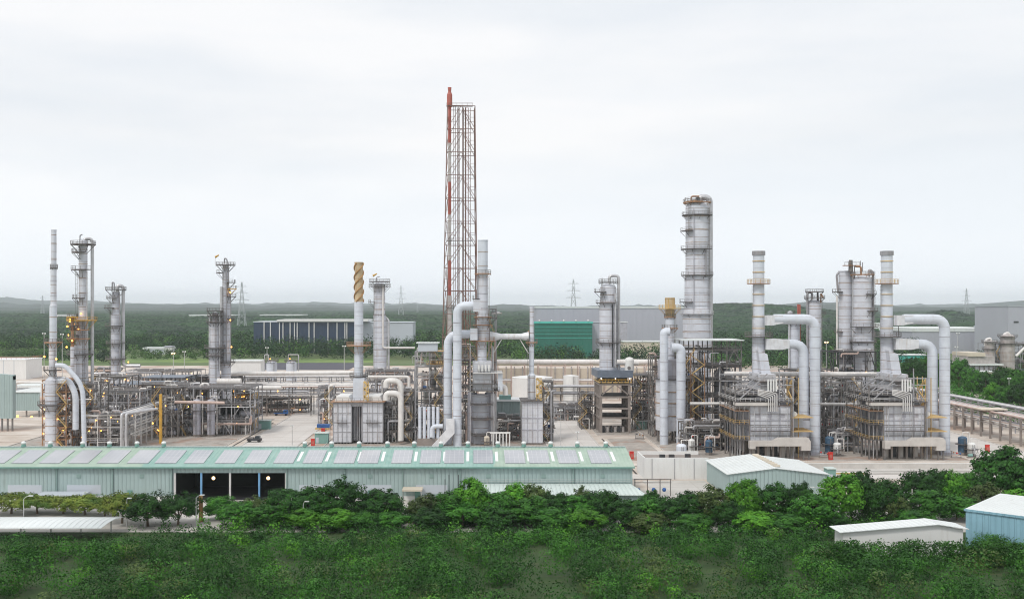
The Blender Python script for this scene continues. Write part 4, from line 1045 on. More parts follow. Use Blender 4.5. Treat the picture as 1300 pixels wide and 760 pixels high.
for x_ in (q.x(462), q.x(468)): b.bar((x_, -.3, q.z(508)), (x_, -.3, q.z(484)), .2)
b.out('stair', 'gold_stain', h)
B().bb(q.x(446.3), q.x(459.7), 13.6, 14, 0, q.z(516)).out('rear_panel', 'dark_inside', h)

# ---- flare tower
fx = L_(586, 470); ft = thing('flare_tower', 'very tall lattice flare tower with red and white flare pipe', 'flare tower', (fx.X, 470, 0))
zt = fx.z(137); legs = []
def lx(px, y): return fx.x(px)
def corner(i, z):
    f = (z) / zt
    # plan: slightly tapering towards the top, four legs
    top = [(568.5, -5.6), (603, -4.5), (602, 6.5), (572, 5.5)]; bot = [(561, -8), (607, -6.5), (605, 8.5), (565, 8)]
    a = top[i]; c = bot[i]; return (fx.x(a[0] * f + c[0] * (1 - f)), a[1] * f + c[1] * (1 - f), z)
nb = 13
for i in range(4):
    B().bar(corner(i, 0), corner(i, zt), .42).out('leg', 'tower_steel', ft)
    b = B(); j = (i + 1) % 4
    for k in range(nb):
        z0, z1 = zt * k / nb, zt * (k + 1) / nb
        m1 = Vector(corner(i, z1)).lerp(Vector(corner(j, z1)), .5)
        b.bar(corner(i, z1), corner(j, z1), .24); b.bar(corner(i, z0), m1, .22); b.bar(corner(j, z0), m1, .22)
        mm = Vector(corner(i, (z0 + z1) / 2)).lerp(Vector(corner(j, (z0 + z1) / 2)), .22); b.bar(corner(i, (z0 + z1) / 2), Vector(corner(i, z0)).lerp(m1, .5), .13); b.bar(corner(j, (z0 + z1) / 2), Vector(corner(j, z0)).lerp(m1, .5), .13)
    b.out('bracing', 'tower_steel', ft)
px_ = fx.x(571)
bands = [(470, 425, 'white_tower'), (425, 375, 'white_tower'), (375, 331, 'red_tower'), (331, 273, 'white_tower'), (273, 232, 'red_tower'), (232, 183, 'white_tower'), (183, 138, 'red_tower')]
for i, (a, c, m_) in enumerate(bands):
    r = .95 if a > 400 else .72; B().cyl((px_, -3, max(0, fx.z(a))), (px_, -3, fx.z(c) - .01), r, n=12).out('flare_pipe', m_, ft, 'red painted section of the flare pipe' if 'red' in m_ else None)
b = B(); b.cyl((px_, -3, fx.z(138)), (px_, -3, fx.z(136)), .9, 1.25, 12); b.cyl((px_, -3, fx.z(136)), (px_, -3, fx.z(122)), 1.25, 1.2, 12); b.cyl((px_, -3, fx.z(122)), (px_, -3, fx.z(118.5)), 1.2, .7, 12); b.cyl((px_, -3, fx.z(118.5)), (px_, -3, fx.z(113)), .7, .85, 12); b.out('flare_tip', 'red_tower', ft)
for dx, rr in ((1.9, .16), (2.7, .13), (3.9, .2), (6.0, .28), (7.2, .25)): B().cyl((px_ + dx, -3 + dx * .3, 0), (px_ + dx, -3 + dx * .3, zt), rr, n=6).out('riser_pipe', 'tower_steel', ft)
B().ladder(fx.x(593), 0, 5, zt, -PI / 2, .9).out('ladder', 'red_tower', ft)
for xx in (582, 590, 596):
    b = B(); z = 0
    for s in (-.5, .5): b.bar((fx.x(xx) + s, 0, 0), (fx.x(xx) + s, 0, zt), .2)
    while z < zt - 3: b.bar((fx.x(xx) - .5, 0, z), (fx.x(xx) + .5, 0, z + 1.5), .1); b.bar((fx.x(xx) + .5, 0, z + 1.5), (fx.x(xx) - .5, 0, z + 3), .1); z += 3
    b.out('inner_truss', 'tower_steel', ft)
for z in (zt, zt * .55, fx.z(391)):
    c0, c1 = corner(0, z), corner(2, z); o = B().bb(c0[0], c1[0], c0[1], c1[1], z - .1, z + .1).out('platform', 'grating', ft) if z < zt * .3 else B().bb(fx.x(567), fx.x(600), -4.5, -2.4, z, z + .15).out('platform', 'grating', ft)
    B().rail((fx.x(567), -4.5, z + .15), (fx.x(600), -4.5, z + .15), 1.2, 2.5, .1).out('handrail', 'tower_steel', o)

# ---- centre: stack, heater column, ducts
st, q = column('heater_stack', 'tall pale stack standing right of the flare tower', 'stack', 613, 338,
       [(306, 350, 12.5, 'duct', 613), (350, 403, 12.5, 'clad', 613), (403, 432, 15.5, 'clad', 613), (432, 468, 11.5, 'clad', 612)],
       [(348, 0, 360, 1.1, 'rusty'), (380, 160, 230, 1.8), (403, 0, 360, 1.3, 'rusty'), (404, 330, 400, 3.2, 'grating'), (413, 0, 360, 1.2, 'rusty'), (433, 150, 360, 1.9, 'rusty', 'rusty')], [([(606, -1, 350), (606, -1, 395)], .2, 'pipe_grey')], [(620.5, -1.8, 450, 352)], 'open')
rc = thing('reactor_column', 'tall centre reactor vessel in steelwork below the pale stack', 'reactor', (X(610, 334), 334, 0)); q = L_(610, 334)
B().bb(q.x(600), q.x(624), 0, 10, q.z(496), q.z(459)).out('convection_box', 'clad_box', rc)
B().cyl((q.x(610), 5, 0), (q.x(610), 5, q.z(502)), 2.4 * 1.15, n=24).out('shell', 'clad', rc)
for x_ in (599.5, 622): B().cyl((q.x(x_), 6.5, 0), (q.x(x_), 6.5, q.z(500)), 1.6, n=18).out('side_vessel', 'clad_dark', rc)
for i in range(4): B().cyl((q.x(624 + i * 1.9), 2, .5), (q.x(624 + i * 1.9), 2, q.z(500)), .2, n=8).out('riser_pipe', 'pipe_silver', rc)
b = B()
for i in range(4): b.cyl((q.x(608 + i * 4.3), -1.0, q.z(471)), (q.x(608 + i * 4.3), -1.0, q.z(463)), .38, n=8)
b.out('header_nozzle', 'white_wall', rc)
for y, a, c in ((472.5, 600, 638), (486, 595, 628), (495, 596, 634), (513, 597, 626), (531, 598, 626), (551, 598, 626)):
    B().bb(q.x(a), q.x(c), -1.8, 10, q.z(y) - .25, q.z(y)).out('deck', 'steel_white' if y < 480 else 'grating', rc); B().rail((q.x(a), -1.8, q.z(y)), (q.x(c), -1.8, q.z(y)), 1.1, 1.8, .08).out('handrail', 'steel', rc)
for x_ in (597, 626):
    for y_ in (-1.5, 9.5): B().bar((q.x(x_), y_, 0), (q.x(x_), y_, q.z(440)), .35).out('column_post', 'steel_light', rc)
B().bb(q.x(632), q.x(638), -.5, 2.5, q.z(496), q.z(474)).out('drum_box', 'duct', rc)
B().path([(q.x(625), 2, q.z(491)), (q.x(642), 2, q.z(491)), (q.x(642), 2, q.z(502))], .9, 12).out('pipe', 'pipe_white', rc)
for lb, D, pts, r, rx in (('tall white flue duct curving from the centre stack', 331, [(604, 388), (580.5, 388), (580.5, 566)], 1.42, 4.2), ('second white flue duct just left of the tall curved one', 336, [(600, 424), (568.5, 424), (568.5, 566)], 1.38, 4)):
    f = thing('flue_duct', lb, 'flue duct', (X(580, D), D, 0)); P = [(X(a, D) - X(580, D), 0, Z(y, D) if y < 560 else .0) for a, y in pts]
    B().path(P, r, 18, rx).out('duct', 'duct', f)
    z = 4
    while z < P[1][2] - 5: B().ring((P[1][0], 0, z), r, r + .12, .18, n=18).out('flange', 'clad_dark', f); z += 6
    B().bb(P[0][0] - .8, P[0][0] + 1.6, -1.9, 1.9, P[0][2] - 1.9, P[0][2] + 1.9).out('transition', 'clad', f)
b = thing('inlet_duct', 'sloping pale duct rising from the ground to the left flue duct', 'duct', (X(555, 328), 328, 0)); q = L_(555, 328)
B().prism([(q.x(548), q.z(566)), (q.x(556), q.z(572)), (q.x(577), q.z(550)), (q.x(577), q.z(532)), (q.x(566), q.z(532)), (q.x(566), q.z(546))], 'Y', 0, 3).out('body', 'duct_elbow', b)
B().path([(q.x(548), 1, q.z(555)), (q.x(548), 1, q.z(541)), (q.x(562), 1, q.z(541))], .7, 10).out('elbow', 'duct', b)
# horizontal duct to the slim stack on the right
sl, q = column('vent_stack', 'slim pale stack right of centre linked by a horizontal duct', 'stack', 675, 340,
       [(390, 426, 5.2, 'clad', 675), (426, 476, 6, 'duct', 675), (476, 509, 9.5, 'clad_box', 675)], [(435, 150, 390, 1.2, 'rusty')],
       [([(671, 0, 419), (671, 0, 426)], .25, 'rusty')], [(670.5, -1.3, 508, 440)], 'open', z0=0)
hd = thing('cross_duct', 'horizontal white duct joining centre stack and slim stack', 'duct', (X(648, 340), 340, Z(427, 340))); q = L_(648, 340)
B().cyl((q.x(636), 0, 0), (q.x(662), 0, 0), .95, n=16).out('duct', 'duct_elbow', hd); B().cyl((q.x(622), 0, 0), (q.x(636), 0, 0), 1.75, .95, 16).out('reducer', 'duct_elbow', hd); B().cyl((q.x(662), 0, 0), (q.x(671), 0, 0), 1.0, 1.6, 16).out('end_piece', 'duct_elbow', hd)
B().bar((q.x(660), 0, -.9), (q.x(671), 0, -5.6), .3).out('brace', 'steel_white', hd); B().bar((q.x(637), 0, -.9), (q.x(626), 0, -5.6), .3).out('brace', 'steel_white', hd)
h = thing('process_heater', 'single pale box heater under the slim right-of-centre stack', 'heater', (X(676, 335), 335, 0)); q = L_(676, 335)
B().bb(q.x(663), q.x(689), 0, 10, q.z(562), q.z(509)).out('box', 'clad_box', h)
b = B()
for y in (511, 530, 545): b.bb(q.x(663) - .15, q.x(689) + .15, -.2, -.01, q.z(y) - .18, q.z(y) + .1)
for x_ in (669.5, 676, 682.5): b.bb(q.x(x_) - .09, q.x(x_) + .09, -.26, -.21, q.z(562), q.z(509))
b.out('buckstay', 'clad_dark', h); B().bb(q.x(661), q.x(691), -1, 11, q.z(509) + .02, q.z(509) + .2).out('deck', 'grating', h); B().rail((q.x(661), -1, q.z(509) + .2), (q.x(691), -1, q.z(509) + .2), 1.1, 1.6, .08).out('handrail', 'steel', h)
b = B()
for i in range(5):
    za, zc = q.z(508) + (q.z(480)-q.z(508)) * i / 5, q.z(508) + (q.z(480)-q.z(508)) * (i + 1) / 5; xa, xb = q.x(681), q.x(688)
    b.bar((xa if i % 2 else xb, .6, za), (xb if i % 2 else xa, .6, zc), .3, .7); b.bar((xa, .6, zc), (xb, .6, zc), .18)
for x_ in (q.x(681), q.x(688)): b.bar((x_, .6, q.z(508)), (x_, .6, q.z(480)), .2)
b.out('stair', 'gold_stain', h)
B().bb(q.x(663) + .2, q.x(689) - .2, .3, 9.6, 0, q.z(562)).out('plinth', 'concrete', h)
B().ladder(q.x(661), -1, 0, q.z(509), -PI / 2).out('ladder', 'steel', h)

# ---- big centre-right column and others
column('distillation_column', 'tallest and widest column of the plant right of centre', 'column', 885, 372,
       [(263, 352, 29, 'clad', 885), (352, 399, 31.5, 'clad', 885), (399, None, 35, 'clad', 884.5)],
       [(258, 0, 360, .9, 'rusty'), (274, 0, 360, 1.3), (294, 170, 240, 1.8), (317, 150, 320, 1.7), (350, 150, 400, 1.6), (384, 160, 240, 1.8), (399, 0, 360, 1.5, 'steel_light', 'steel_white')],
       [([(887, 0, 262), (887, 0, 250.5), (901, 0, 250.5), (901, 0, 440)], 1.15, 'pipe_silver'), ([(876, -2, 262), (876, -2, 250), (886, -2, 250)], .3, 'rusty'), ([(893, -4.2, 318), (893, -4.2, 352)], .3, 'pipe_grey'), ([(877.5, -4.4, 265), (877.5, -4.4, 400)], .13, 'clad_dark')],
       [(897.5, -3.0, 430, 264), (872.5, -3.4, 300, 258)])
bc = thing('overhead_drum', 'small top vessel cluster on the tallest column', 'drum', (X(881, 372), 371, Z(257, 372) - 2.3))
B().ring((0, 0, 2.3), .2, 3.6, .2, n=14).out('platform', 'rusty', bc); B().cyl((0, 0, 0), (0, 0, 3.2), .9, n=12).out('shell', 'rusty_plate', bc); B().ringrail((0, 0, 2.5), 3.5, 0, 360, 1.3, .1).out('handrail', 'steel', bc); B().bb(.6, 1.8, -.6, .4, 2.6, 4).out('valve', 'steel_dark', bc)
column('distillation_column', 'pale column with arched overhead pipe standing on the concrete frame', 'column', 772, 372,
       [(365, 385, 20, 'clad', 772), (385, None, 22, 'clad', 772)],
       [(359, 0, 360, .6), (371, 150, 250, 2.2), (385, 150, 300, 1.6), (435, 0, 360, 1.4)],
       [([(773, -1, 364), (773, -1, 350), (785, -1, 350), (785, -1, 470)], .55, 'pipe_silver'), ([(779.5, -3.2, 372), (779.5, -3.2, 465)], .35, 'pipe_silver'), ([(776, -3.4, 387), (776, -3.4, 465)], .2, 'steel_dark')],
       [(782.5, -2.6, 465, 366), (763, -2.9, 385, 353)], z0=Z(470, 372))
bt = thing('reboiler', 'white domed reboiler beside the column on the concrete frame', 'reboiler', (X(799, 368), 368, Z(472, 368)))
B().cyl((0, 0, 0), (0, 0, 4.2), 1.7, n=16).dome((0, 0, 4.2), 1.7, 1.2).out('shell', 'white_wall', bt); B().cyl((-4.5, 0, 3.6), (3.2, 0, 3.2), .9, n=14).out('nozzle', 'pipe_white', bt); B().cyl((-.4, -1.75, 1.6), (-.4, -2.0, 1.6), .6, n=12).out('manway', 'steel', bt)
# concrete table structure
cs = thing('concrete_frame', 'open four-storey concrete frame with blue-grey roof under the pale column', 'concrete structure', (X(763, 366), 366, 0)); q = L_(763, 366)
W, DP = q.x(799), 15.5
for i in (0, W):
    for j in (0, DP / 3, DP * 2 / 3, DP): B().bb(i - .45, i + .45, j, j + .9, 0, q.z(488)).out('post', 'concrete', cs)
for y in (489, 505, 519.5, 531.5):
    z = q.z(y); b = B(); b.bb(-.5, W + .5, -.05, .5, z, z + .6); b.bb(-.5, W + .5, DP + .4, DP + .95, z, z + .6); b.bb(-.55, 0, .5, DP + .4, z, z + .6); b.bb(W, W + .55, .5, DP + .4, z, z + .6); b.out('beam', 'concrete', cs)
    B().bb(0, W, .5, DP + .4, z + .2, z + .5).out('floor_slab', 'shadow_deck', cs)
z = q.z(489); b = B(); b.bar((0, .2, z - 3.6), (W * .45, .2, z), .4); b.bar((W, .2, z - 3.6), (W * .55, .2, z), .4); b.out('knee_brace', 'concrete', cs)
B().bb(-.8, W + .8, -.4, DP + 1.4, z + .92, z + 1.3).out('yellow_floor', 'gold_stain', cs); B().rail((-.8, -.4, z + 1.3), (W + .8, -.4, z + 1.3), 1.1, 1.2, .12).out('handrail', 'yellow', cs); B().bb(.4, W - .4, 2, DP - 1, z + 1.31, z + 4.2).out('header_bank', 'steel_dark', cs)
for i in range(6): B().bb(i * W / 5 - .15, i * W / 5 + .15, -.45, -.42, z + .92, z + 4.2).out('stub_post', 'steel_dark', cs)
B().bb(-1.4, W + 1.2, -1, DP + 2, q.z(479), q.z(470)).out('roof_block', 'cooler_blue', cs); lamps(cs, [(0, -.8, q.z(480)), (W / 2, -.8, q.z(480)), (W, -.8, q.z(480))], 'white_lamp', .22)
for i in range(6): B().bb(W * .08 + i * 1.4, W * .08 + i * 1.4 + .8, 2, 4, .2, 2.2).out('pump', 'tan_unit' if i % 2 else 'steel_dark', cs)

# ---- rusty stack and reactor drum
rs, q = column('heater_stack', 'short stack with yellow rust-stained top right of centre', 'stack', 850.5, 345,
       [(379, 403, 11.5, 'stack_tan', 850.5), (403, 417, 11.5, 'duct', 850.5), (417, 440, 9, 'clad', 851), (440, 462, 14, 'clad', 849)], [(392, 0, 360, 2.2, 'gold_stain', 'gold_stain'), (403, 0, 360, .4, 'rusty'), (417, 0, 360, 1.2, 'rusty')], [], [(856, -1.6, 455, 393)], 'open')
q2 = L_(850.5, 345)
for a in range(6):
    c, s_ = math.cos(a * PI / 3), math.sin(a * PI / 3); B().bb(c * 1.55 - .12, c * 1.55 + .12, s_ * 1.55 - .12, s_ * 1.55 + .12, q2.z(392) + .3, q2.z(378)).out('strake', 'gold_stain', rs)
rd = thing('reactor_vessel', 'wide pale cylindrical heater below the yellow-topped stack', 'heater', (X(849, 343), 343, 0)); q = L_(849, 343)
B().cyl((0, 0, q.z(545)), (0, 0, q.z(481)), 16.5 * q.k, n=28).out('shell', 'clad_box', rd); B().cyl((0, 0, q.z(481)), (0, 0, q.z(456)), 14 * q.k, n=24).out('upper_shell', 'clad_dark', rd)
B().ring((0, 0, q.z(481)), 16 * q.k, 19 * q.k, .3, n=28).out('platform', 'grating', rd); B().ringrail((0, 0, q.z(481) + .3), 19 * q.k, 180, 360, 1.1, .08).out('handrail', 'steel', rd)
for y in (497, 511, 527): B().ring((0, 0, q.z(y)), 16.5 * q.k, 17.1 * q.k, .35, n=28).out('stiffening_band', 'rusty_plate', rd)
for i in range(8):
    a = i * PI / 4 + .3; B().cyl((math.cos(a) * 3.9, math.sin(a) * 3.9, 0), (math.cos(a) * 3.9, math.sin(a) * 3.9, q.z(545)), .28, n=8).out('support_leg', 'steel', rd)
for lb, D, pts, r, rx in (('left vertical white duct hugging the wide cylindrical heater', 336, [(850, 421), (843, 421), (843, 562)], 1.38, 2.0), ('right white duct curving down past the cylindrical heater', 335, [(852, 441), (864.5, 441), (864.5, 566)], 1.5, 3.0)):
    f = thing('flue_duct', lb, 'flue duct', (X(850, D), D, 0)); P = [(X(a, D) - X(850, D), 0, Z(y, D) if y < 560 else .0) for a, y in pts]
    B().path(P, r, 18, rx).out('duct', 'duct', f); z = 3
    while z < P[1][2] - 4: B().ring((P[1][0], 0, z), r, r + .1, .16, n=18).out('flange', 'clad_dark', f); z += 6

# ---- pair of small columns, twin columns on the right
column('distillation_column', 'dark-topped column standing between the first heater and twin columns', 'column', 1034, 425,
       [(384, None, 17, 'clad', 1034)], [(371, 0, 360, .9), (379, 0, 360, 1.4), (398, 330, 400, 1.8), (404, 180, 220, 1.6)],
       [([(1030, -1, 384), (1030, -1, 371), (1024, -1, 371), (1024, -1, 470)], .5, 'pipe_grey'), ([(1036, -2, 384), (1036, -2, 370)], .4, 'steel_dark'), ([(1040, -2, 384), (1040, -2, 372), (1043, -2, 378)], .3, 'rusty')], [(1040, -3, 470, 380)])
column('stripper_column', 'short white column with round white cap left of the dark-topped column', 'column', 1007, 430,
       [(396, 399, 6, 'clad', 1003), (410, None, 14, 'duct', 1008)], [(399, 0, 360, .9), (410, 0, 360, 1.4)], [([(1003, 0, 399), (1003, 0, 411)], .4, 'pipe_grey'), ([(1001, -1.5, 404), (1001, -1.5, 470)], .35, 'pipe_silver')], [])
tag(B().bb(X(1014, 430) - .4, X(1014, 430) + .8, 430, 431, 0, Z(386, 430)).out('vent_post', 'red_tower'), 'thin red vent post beside the short white capped column', 'vent post')
column('distillation_column', 'left one of the twin wide columns with flat top', 'column', 1073, 400,
       [(345, 446, 16, 'clad', 1073), (446, None, 15, 'clad_dark', 1073)], [(371, 150, 230, 2.4), (422, 150, 230, 1.6), (446, 0, 360, 1.8), (455, 150, 400, 2.2)],
       [([(1064, 0, 372), (1062, 0, 349), (1065, 0, 346)], .4, 'pipe_grey'), ([(1061.5, -1, 375), (1061.5, -1, 462)], .4, 'pipe_white'), ([(1080.5, -2.2, 345), (1080.5, -2.2, 460)], .55, 'pipe_silver')], [(1082.5, -2, 460, 346)], 'open')
column('distillation_column', 'right one of the twin wide columns with ladder and platforms', 'column', 1095, 395,
       [(355, 432, 22, 'clad', 1095), (432, None, 25, 'clad', 1096)], [(349, 0, 360, 1.2, 'rusty'), (374, 270, 380, 1.8), (395, 280, 400, 2.2), (415, 200, 330, 2.4), (434, 0, 360, 1.2)],
       [([(1093, 0, 355), (1093, 0, 338), (1086, 0, 338)], .4, 'rusty'), ([(1102, -1, 355), (1102, -1, 342), (1107, -1, 346), (1107, -1, 470)], .55, 'pipe_grey'), ([(1095, 0, 345), (1095, 0, 333)], .2, 'pipe_grey')], [(1106, -3.2, 460, 350)])
tp = thing('access_tower', 'thin rusty top platform bridging the twin wide columns', 'platform', (X(1081, 396), 396, 0)); q = L_(1081, 396)
B().bb(q.x(1071), q.x(1090), -1.2, 1.2, q.z(337.5), q.z(336.5)).out('platform', 'rusty', tp); B().rail((q.x(1071), -1.2, q.z(336.5)), (q.x(1090), -1.2, q.z(336.5)), 1.2, 1.5, .1).out('handrail', 'steel', tp)
B().cyl((q.x(1080), 0, q.z(345)), (q.x(1080), 0, q.z(330)), .9, .7, 10).out('valve_stack', 'steel', tp); B().bar((q.x(1083.5), -1, 0), (q.x(1083.5), -1, q.z(337)), .3).out('mast', 'steel', tp); B().bar((q.x(1093), .5, q.z(337)), (q.x(1093), .5, q.z(331)), .2).out('antenna', 'steel', tp)

# ---- the two big box heaters on the right
def heater(label, labs):
    k = .233; h = thing('process_heater', label, 'heater', (82.0, 303, 0)); W = 11.9; DPT = 18.5
    zb, zt = 5.2, 15.9
    B().bb(0, W, 0, DPT, zb, zt).out('radiant_box', 'clad_box', h)
    b = B()
    for z in (5.4, 8.6, 11.6, 15.7): b.bb(-.12, W + .12, -.2, -.02, z - .12, z + .12); b.bb(-.2, -.02, -.1, DPT, z - .12, z + .12)
    for i in range(5): b.bb(i * W / 4 - .1, i * W / 4 + .1, -.3, -.21, zb, zt)
    for i in range(8): b.bb(-.3, -.21, i * DPT / 7 - .1, i * DPT / 7 + .1, zb, zt)
    b.out('buckstay', 'clad_dark', h)
    for i in range(3): B().bb(1.7 + i * 3.7, 2.9 + i * 3.7, -.06, -.015, 12.4, 13.6).out('access_door', 'clad_dark', h)
    # hood: stepped convection section with header boxes
    B().prism([(.2, zt + .02), (W - .2, zt + .02), (W * .72, 20.5), (W * .34, 20.5)], 'Y', 1.5, DPT - 1.5).out('hood', 'clad_dark', h)
    B().bb(W * .34, W * .72, 3, DPT - 3, 20.52, 25.0).out('convection_box', 'clad_box', h)
    for (a, c, z, y0) in ((-4.6, 7.2, 17.3, -1.4), (2.5, 10.3, 20.2, -.4), (-3.4, 3.8, 19.2, -.6), (3.2, 9.2, 23.0, 1.), (8.4, 12.6, 17.2, -1.)):
        o = B().bb(a, c, y0, DPT + 1, z - .2, z).out('walkway', 'grating', h); B().rail((a, y0, z), (c, y0, z), 1.1, 1.5, .08).rail((a, y0, z), (a, DPT + 1, z), 1.1, 1.8, .08).out('handrail', 'steel_white', o)
    B().bb(-4.4, 6.8, -1.6, 2.2, 16.05, 17.0).out('header_box', 'concrete_pale', h)
    B().bb(-.3, W + .2, -.5, -.02, 15.95, 16.04).out('roof_edge', 'rusty', h)
    b = B()
    for i in range(5): b.path([(5.0 + i * .62, -1.9, 14.4), (5.0 + i * .62, -1.9, 18.2 + i * .35), (3.2 + i * .5, -1.9, 18.9 + i * .35), (2.0, -1.2, 19.3 + i * .35)], .17, 6)
    b.out('crossover_tubes', 'steel_white', h)
    b = B()
    for i in range(4): b.cyl((5.2 + i * .8, -.9, 20.2), (5.2 + i * .8, -.9, 23.8), .26, n=8)
    b.out('header_tubes', 'white_wall', h)
    for (x0, z0, x1, z1) in ((-3.8, 17.4, 5, 25.4), (12, 17, 6.5, 24.5), (-2.6, 20.5, 3, 22.5), (-4, 18, 1, 18)):
        for y in (-.7, 6, 13): B().bar((x0, y, z0), (x1, y, z1), .3).out('inclined_strut', 'steel_light', h)
    for x in (-4.3, -2.0):
        for y in (0, 6, 12, 18): B().bar((x, y, 0), (x, y, 22 if x < -3 else 18), .34).out('frame_post', 'steel', h)
    for x in (12.8,):
        for y in (0, 9, 18): B().bar((x, y, 0), (x, y, 24), .34).out('frame_post', 'steel_light', h)
    B().bar((8.6, -.6, 16), (8.6, -.6, 27), .25).out('frame_post', 'steel_light', h)
    for z in (22., 24.): b = B(); b.bar((-4.3, 0, z), (12.8, 0, z), .28); b.bar((-4.3, 18, z), (12.8, 18, z), .28); b.out('tie_beam', 'steel_light', h)
    for z in (6., 10.6, 14.6):
        o = B().bb(-4.6, -.35, -.8, DPT, z - .2, z).out('side_walkway', 'rusty' if z > 14 else 'grating', h); B().rail((-4.6, -.8, z), (-4.6, DPT, z), 1.1, 1.6, .08).rail((-4.6, -.8, z), (-.4, -.8, z), 1.1, 1.4, .08).out('handrail', 'steel_white' if z > 12 else 'gold_stain', o)
    b = B()
    for i in range(6): b.cyl((-2.6, 1 + i * 3, 0), (-2.6, 1 + i * 3, 10), .2, n=6); b.cyl((-1.2, 2 + i * 3, 2), (-1.2, 2 + i * 3, 16), .16, n=6)
    b.out('burner_piping', 'pipe_silver', h)
    # legs, fan duct and floor
    for i in range(6):
        B().bb(.2 + i * 2.2, .75 + i * 2.2, .4, .9, 0, zb).out('support_post', 'concrete', h)
    for y in (6, 12, 18): 
        for i in range(4): B().bb(.2 + i * 3.6, .8 + i * 3.6, y, y + .5, 0, zb).out('support_post', 'concrete', h)
    B().bb(.1, W, 1.2, 17.5, .1, .5).out('plinth', 'concrete', h)
    for z in (7.1, 10.2, 13.6):
        b = B(); b.bb(-.15, W + .15, -.42, -.31, z - .09, z + .09); b.out('girt', 'steel', h)
    for x in (-.25, W + .15): B().bar((x, -.5, 0), (x, -.5, 17), .3).out('corner_post', 'steel', h)
    o = B().bb(.2, W - .2, -1.5, -.45, 8.55, 8.7).out('front_walkway', 'grating', h); B().rail((.2, -1.5, 8.7), (W - .2, -1.5, 8.7), 1., 1.4, .07).out('handrail', 'steel', o)
    for x in (1.2, 4.9, 8.2, 10.9): B().path([(x, -.7, 4.6), (x, -.7, 15.2), (x + .4, -.2, 15.8)], .09, 6).out('steam_line', 'pipe_silver', h)
    for i in range(5): B().bb(.9 + i * 2.2, 2.1 + i * 2.2, 1.6, 3.2, .5, 3.6).out('burner', 'steel_dark' if i % 2 else 'concrete_pale', h)
    P = [(-.6, 3.1), (-.6, 5.4), (6.4, 5.4), (8, 6.3), (16.6, 6.3), (17.2, 5.4), (17.2, 2.6), (14.5, 2.6), (14.5, 3.9), (1, 3.9), (1, 3.1)]
    B().prism([(x, z + .4) for x, z in P], 'Y', -2.6, -.4).out('air_duct', 'concrete_pale', h)
    for x in (-.3, 15.4, 17): B().bar((x, -1.5, 0), (x, -1.5, 3.4), .4).out('duct_leg', 'steel', h)
    # right side: stair and preheater
    b = B()
    for i in range(6): b.bar((13.6, 3 + (i % 2) * 5, 5 + i * 3), (13.6, 8 - (i % 2) * 5, 8 + i * 3), .3, .8)
    for y in (2.6, 8.4): b.bar((13.6, y, 0), (13.6, y, 24), .22); b.bar((15.2, y, 0), (15.2, y, 24), .22)
    b.out('stair_tower', 'gold_stain', h)
    B().bb(13.8, 18.6, 9, 15, 4.5, 12.2).out('air_preheater', 'duct', h); B().cyl((13.6, 1.5, 13.4), (13.6, 1.2, 13.4), .75, n=12).out('fan_cover', 'white_wall', h)
    for z in (8.2, 12.3): B().bb(12.5, 18.8, -.2, 9, z, z + .2).out('side_platform', 'gold_stain', h)
    # offtake leaning to the stack
    B().prism([(5.6, 25.02), (8.4, 25.02), (7.4, 30.8), (4.6, 32)], 'Y', 7.5, 10.2).out('offtake', 'clad', h)
    # stack
    s = thing('heater_stack', labs[0], 'stack', (88.4, 316.5, 0)); kk = 316.5 / F; zz = lambda y: Z(y, 316.5)
    for a, c, r, m_ in ((323, 405, 1.72, 'duct'), (405, 440, 1.85, 'clad'), (440, 476, 1.95, 'clad')):
        B().cyl((0, 0, zz(c)), (0, 0, zz(a)), r, n=20).out('shell', m_, s)
    B().ring((0, 0, zz(324)), 1.75, 2.0, 1.3, n=20).out('rim', 'pipe_grey', s)
    b = B()
    for y in (332, 346, 374, 388, 402, 417): b.ring((0, 0, zz(y)), 1.6, 1.92, .22, n=20)
    b.out('stiffening_band', 'gold_stain', s)
    for y, wd, m_ in ((360.5, 1.7, 'rusty'), (427.5, 2.4, 'grating')):
        o = B().ring((0, 0, zz(y)), 1.7, 1.8 + wd, .25, n=22).out('platform', m_, s); B().ringrail((0, 0, zz(y) + .25), 1.75 + wd, 0, 360, 1.2, .1).out('handrail', 'gold_stain' if y < 400 else 'steel', o)
    B().ladder(-1.9, -.4, zz(470), zz(362), -PI / 2, .5).out('ladder', 'steel_light', s)
    B().bar((3.2, -1, zz(427)), (3.2, -1, zz(412)), .15).out('davit', 'steel', s)
    # ducts
    out = [h, s]
    for nm, lb, D, yb, px, y, r, rx, zend in (('flue_duct', labs[1], 313, 0, 1034.8, 405, 1.55, 3.4, 0), ('flue_duct', labs[2], 315, 0, 1020.5, 436.5, 1.5, 3.8, 11.)):
        f = thing(nm, lb, 'flue duct', (88.4, D, 0)); xe = X(px, D) - 88.4; z = Z(y, D); x0 = 3.6 if y < 420 else 6.
        B().path([(x0, 0, z), (xe, 0, z), (xe, 0, zend)], r if y > 420 else r, 18, rx).out('duct', 'duct', f)
        if y < 420: B().prism([(1.2, z - 1.9), (3.0, z - 1.9), (6.2, z - 1.2), (6.2, z + 1.2), (3., z + 1.2), (1.2, z + 1.2)], 'Y', -1.25, 1.25).out('transition', 'duct_elbow', f)
        else: B().prism([(1.5, z - 1.7), (6.4, z - 1.7), (8.6, z - 1.2), (8.6, z + 1.3), (5., z + 1.7), (1.5, z + 1.7)], 'Y', -1.7, 1.7).out('transition', 'duct_elbow', f)
        zz_ = zend + 2.
        while zz_ < z - 5: B().ring((xe, 0, zz_), r, r + .07, .12, n=18).out('flange', 'clad_dark', f); zz_ += 3.4
        B().bb(xe - 1.9, xe + 1.9, -1.9, 1.9, zend, zend + 1.0).out('base_ring', 'clad_dark', f)
